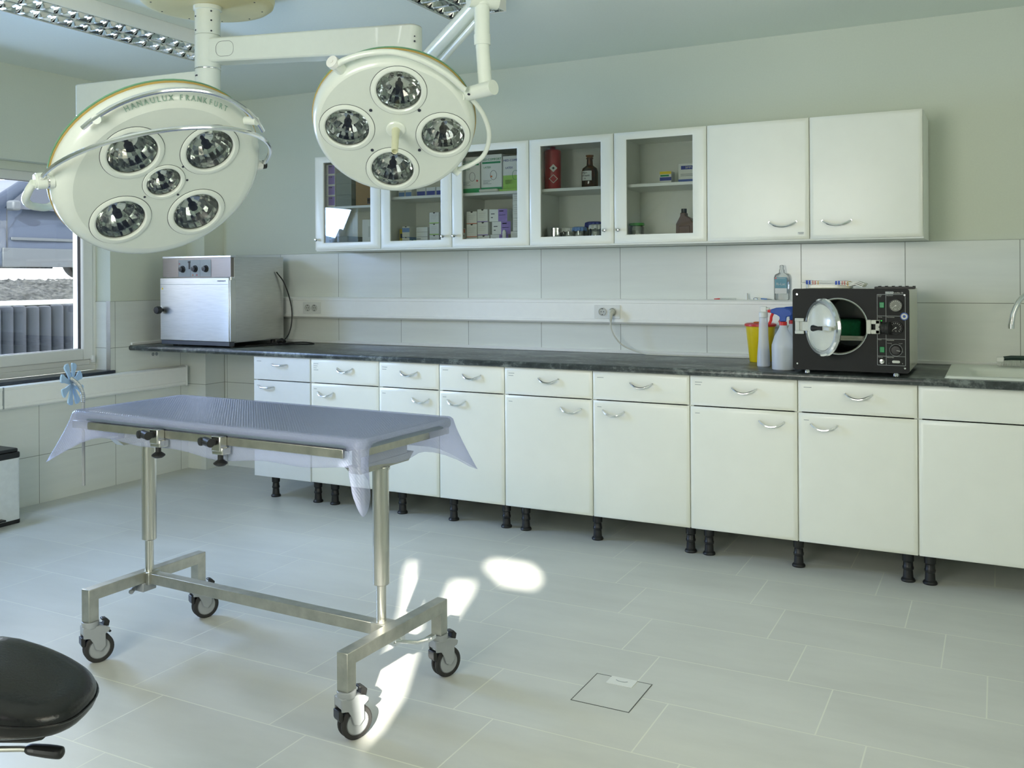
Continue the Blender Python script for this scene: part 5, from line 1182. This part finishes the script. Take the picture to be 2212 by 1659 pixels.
b = nb(); tube(b, smoothpts([M2 @ V(q) for q in ((.250, .128, -.035), (.283, .085, -.04), (.309, .042, -.04), (.330, -.02, -.04), (.331, -.08, -.04), (.313, -.135, -.04), (.275, -.17, -.04), (.225, -.20, -.045))], 6), .0085, 12); fin('ring_tube', b, 'lamp', L2)
b = nb(); cyl(b, M2 @ V((.19, -.185, -.06)), M2 @ V((.232, -.215, -.045)), .016); fin('ring_socket', b, 'lamp', L2)
b = nb(); cyl(b, M2 @ V((-.170, .212, -.03)), M2 @ V((-.193, .250, -.008)), .020); pv = fin('knob', b, 'lamp', L2)
b = nb(); cyl(b, M2 @ V((-.193, .250, -.008)), M2 @ V((-.201, .262, -.002)), .022, .021); cyl(b, M2 @ V((-.201, .262, -.002)), M2 @ V((-.2025, .264, -.001)), .007); fin('knob_cap', b, 'white', pv)
b = nb(); cyl(b, (3.613, -2.262, 1.978), (3.44, -2.222, 1.968), .0255, .024, 24); cyl(b, (3.44, -2.222, 1.968), M2 @ V((.225, .135, -.01)), .022, .014, 20); fin('yoke', b, 'lamp', L2)
b = nb(); cyl(b, (3.52, -2.267, 1.963), (3.52, -2.268, 1.9615), .005, seg=8); fin('screw', b, 'ink', L2)

# ================================================================= CEILING LUMINAIRES
def luminaire(x0, x1, y0, y1, label):
    t = thing('ceiling_light', label, 'ceiling light', (x0, y0, 2.53), 0, 'mirror louvre ceiling lights'); W, L = x1-x0, y1-y0
    b = nb(); th_ = .004
    for q in ((0, th_, 0, L, 0, .069), (W-th_, W, 0, L, 0, .069), (th_, W-th_, 0, th_, 0, .069), (th_, W-th_, L-th_, L, 0, .069), (th_, W-th_, th_, L-th_, .063, .069)): box(b, *q)
    fin('housing', b, 'white', t, smooth=False)
    b = nb()
    for (a, c) in ((.018, W/2-.006), (W/2+.006, W-.018)):
        n = 9; prev = None
        for k_ in range(n):
            u = k_/(n-1); x = a+(c-a)*u; z = .006+.050*(1-(2*u-1)**2)
            cur = [b.verts.new((x, .02, z)), b.verts.new((x, L-.02, z))]
            if prev: b.faces.new((prev[0], prev[1], cur[1], cur[0]))
            prev = cur
    box(b, .004, .018, .02, L-.02, .001, .006); box(b, W-.018, W-.004, .02, L-.02, .001, .006); box(b, W/2-.006, W/2+.006, .02, L-.02, .001, .006)
    box(b, .004, W-.004, .004, .02, .001, .006); box(b, .004, W-.004, L-.02, L-.004, .001, .006)
    fin('reflector', b, 'mirror', t, ang=40)
    npitch = int((L-.04)/.085); b = nb()
    for i in range(npitch+1):
        y = .02+(L-.04)*i/npitch
        for (a, c) in ((.018, W/2-.006), (W/2+.006, W-.018)):
            n = 8; top = []; 
            pr = []
            for k_ in range(n+1):
                u = k_/n; x = a+(c-a)*u; zt_ = .006+.050*(1-(2*u-1)**2); wd = .013*abs(2*u-1)**1.2+.002
                pr.append((x, wd, max(.0, zt_-.0*u), zt_))
            rowsq = []
            for (x, wd, zz, zt_) in pr:
                rowsq.append([b.verts.new((x, y-wd, .003)), b.verts.new((x, y, max(.006, min(zt_, .030)))), b.verts.new((x, y+wd, .003)), b.verts.new((x, y, -.001))])
            for p, q in zip(rowsq, rowsq[1:]):
                for j in range(4): b.faces.new((p[j], p[(j+1) % 4], q[(j+1) % 4], q[j]))
    fin('louvre', b, 'mirror', t, ang=30)
    for xx in (W*.27, W*.73):
        b = nb(); cyl(b, (xx, .03, .040), (xx, L-.03, .040), .008, seg=14); fin('tube', b, 'tube', t)
    return t
luminaire(1.205, 1.505, -2.85, -1.25, 'long louvred ceiling light above the window side')
luminaire(2.863, 3.160, -2.85, -1.306, 'louvred ceiling light by the smaller lamp, only its end visible')

# ================================================================= PEDAL BIN
bn = thing('pedal_bin', 'white pedal bin with a black lid standing by the window wall', 'bin', (.055, -2.0, 0))
b = nb(); prism(b, rrect(0, .255, 0, .317, .02), .018, .36); fin('body', b, P('white_bin_steel', rgb(220, 226, 226), .3, 0), bn, bevel=.002)
b = nb(); prism(b, rrect(-.002, .257, -.002, .319, .022), 0, .022); fin('base_ring', b, 'black', bn, bevel=.002)
b = nb(); prism(b, rrect(-.003, .258, -.003, .320, .022), .36, .392); prism(b, rrect(.004, .25, .004, .312, .02), .392, .412); fin('lid', b, 'black', bn, bevel=.006)
b = nb(); box(b, .258, .30, .10, .20, .035, .045); fin('pedal', b, 'black', bn, bevel=.003)

# ================================================================= SADDLE STOOL
stl = thing('saddle_stool', 'black leather saddle stool with a height lever in the foreground', 'stool', (3.38, -3.885, 0), YAW)
b = nb(); nu, nv = 48, 20; grid = []
for j in range(nv+1):
    v = -pi/2+pi*j/nv; rowq = []
    for i in range(nu):
        u = 2*pi*i/nu; cu_, su_ = cos(u), sin(u)
        ex_ = lambda c_: math.copysign(abs(c_)**.75, c_)
        x = .190*ex_(cu_)*cos(v)**.32; y = .140*ex_(su_)*cos(v)**.35
        zt = .622-.36*max(0, x+.02)**1.0*.85-.10*max(0, x)**2*4 + .35*max(0, -x-.05)**2; 
        zb = .512-.08*max(0, x)
        mid = (zt+zb)/2; h = max(.036, (zt-zb)/2)
        z = mid+h*math.copysign(abs(sin(v))**.75, sin(v)) - .03*(abs(y) < .06)*(x < -.05)*0
        rowq.append(b.verts.new((x, y, z)))
    grid.append(rowq)
for p, q in zip(grid, grid[1:]):
    for i in range(nu): b.faces.new((p[i], p[(i+1) % nu], q[(i+1) % nu], q[i]))
bmesh.ops.remove_doubles(b, verts=b.verts[:], dist=.0005); st_o = fin('seat', b, 'leather', stl, ang=80)
b = nb(); ring_ = [(.1915*math.copysign(abs(cos(u))**.75, cos(u)), .1415*math.copysign(abs(sin(u))**.75, sin(u)), 0) for u in [2*pi*i/60 for i in range(60)]]
pts = []
for (x, y, _) in ring_:
    zt = .622-.306*max(0, x+.02)-.4*max(0, x)**2+.35*max(0, -x-.05)**2; zb = .522-.12*max(0, x); pts.append((x, y, (zt+zb)/2))
tube(b, pts, .0022, 6, cyclic=True); fin('seam_piping', b, 'leather', st_o)
b = nb(); poly = [(-.17, .535), (.13, .500), (.14, .490), (.11, .484), (.02, .485), (-.06, .455), (-.15, .455)]; prism(b, poly, -.07, .07, XZ(0)); fin('underside_shell', b, 'black', stl, bevel=.012)
b = nb(); cyl(b, (-.02, 0, .30), (-.02, 0, .45), .025); cyl(b, (-.02, 0, .10), (-.02, 0, .31), .035); fin('gas_column', b, 'chrome', stl)
b = nb(); tube(b, [(-.05, -.03, .452), (.02, -.022, .4515), (.07, -.016, .449), (.09, -.014, .446)], .0055, 10); lv_ = fin('lever', b, 'bar', stl)
b = nb(); tube(b, smoothpts([(.078, -.0145, .4475), (.092, -.0135, .446), (.12, -.012, .442), (.143, -.010, .438), (.150, -.009, .437)], 4), [.006, .009, .0105, .0115, .012, .0125, .013, .0135, .0138, .0138, .0138, .0135, .013, .012, .010, .008, .004][:17], 12, flat=.85); fin('grip', b, 'black', lv_)
for k_ in range(5):
    a = 2*pi*k_/5+.9; d = V((cos(a), sin(a), 0)); c_ = V((-.02, 0, 0))
    b = nb(); tube(b, [c_+V((0, 0, .105)), c_+d*.12+V((0, 0, .09)), c_+d*.27+V((0, 0, .068))], [.022, .018, .012], 10); fin('base_arm', b, 'chrome', stl)
    b = nb(); s_ = V((-d.y, d.x, 0)); cyl(b, c_+d*.27-s_*.018+V((0, 0, .0285)), c_+d*.27+s_*.018+V((0, 0, .0285)), .028); cyl(b, c_+d*.27+V((0, 0, .03)), c_+d*.27+V((0, 0, .07)), .008); fin('wheel', b, 'black', stl)

# ================================================================= FLOOR HATCH
hx = thing('floor_hatch', 'square tile-filled floor hatch with a metal rim and white card', 'floor hatch', (3.997, -2.192, 0))
b = nb(); s_ = .098
for q in ((-s_, s_, -.111, -.1085), (-s_, s_, .1085, .111), (-s_, -s_+.0025, -.1085, .1085), (s_-.0025, s_, -.1085, .1085)): box(b, q[0], q[1], q[2], q[3], -.002, .0012)
fin('metal_rim', b, P('dull_rim', (.12, .13, .12), .5, .6), hx, smooth=False)
b = nb(); box(b, -s_+.0025, s_-.0025, -.1085, .1085, -.002, .0007); fin('tile_insert', b, P('floor_tile_plain', rgb(202, 204, 197), .36, var=.05, scale=6), hx, smooth=False)
b = nb(); box(b, -.044, .046, .054, .112, .0008, .0022); lb = fin('lifting_plate', b, 'paper', hx, bevel=.0004)
b = nb(); tube(b, [(-.02, .088, .0026), (-.012, .082, .0026), (.0, .080, .0026), (.012, .082, .0026), (.02, .088, .0026)], .0012, 6); fin('emblem', b, 'print_grey', lb)
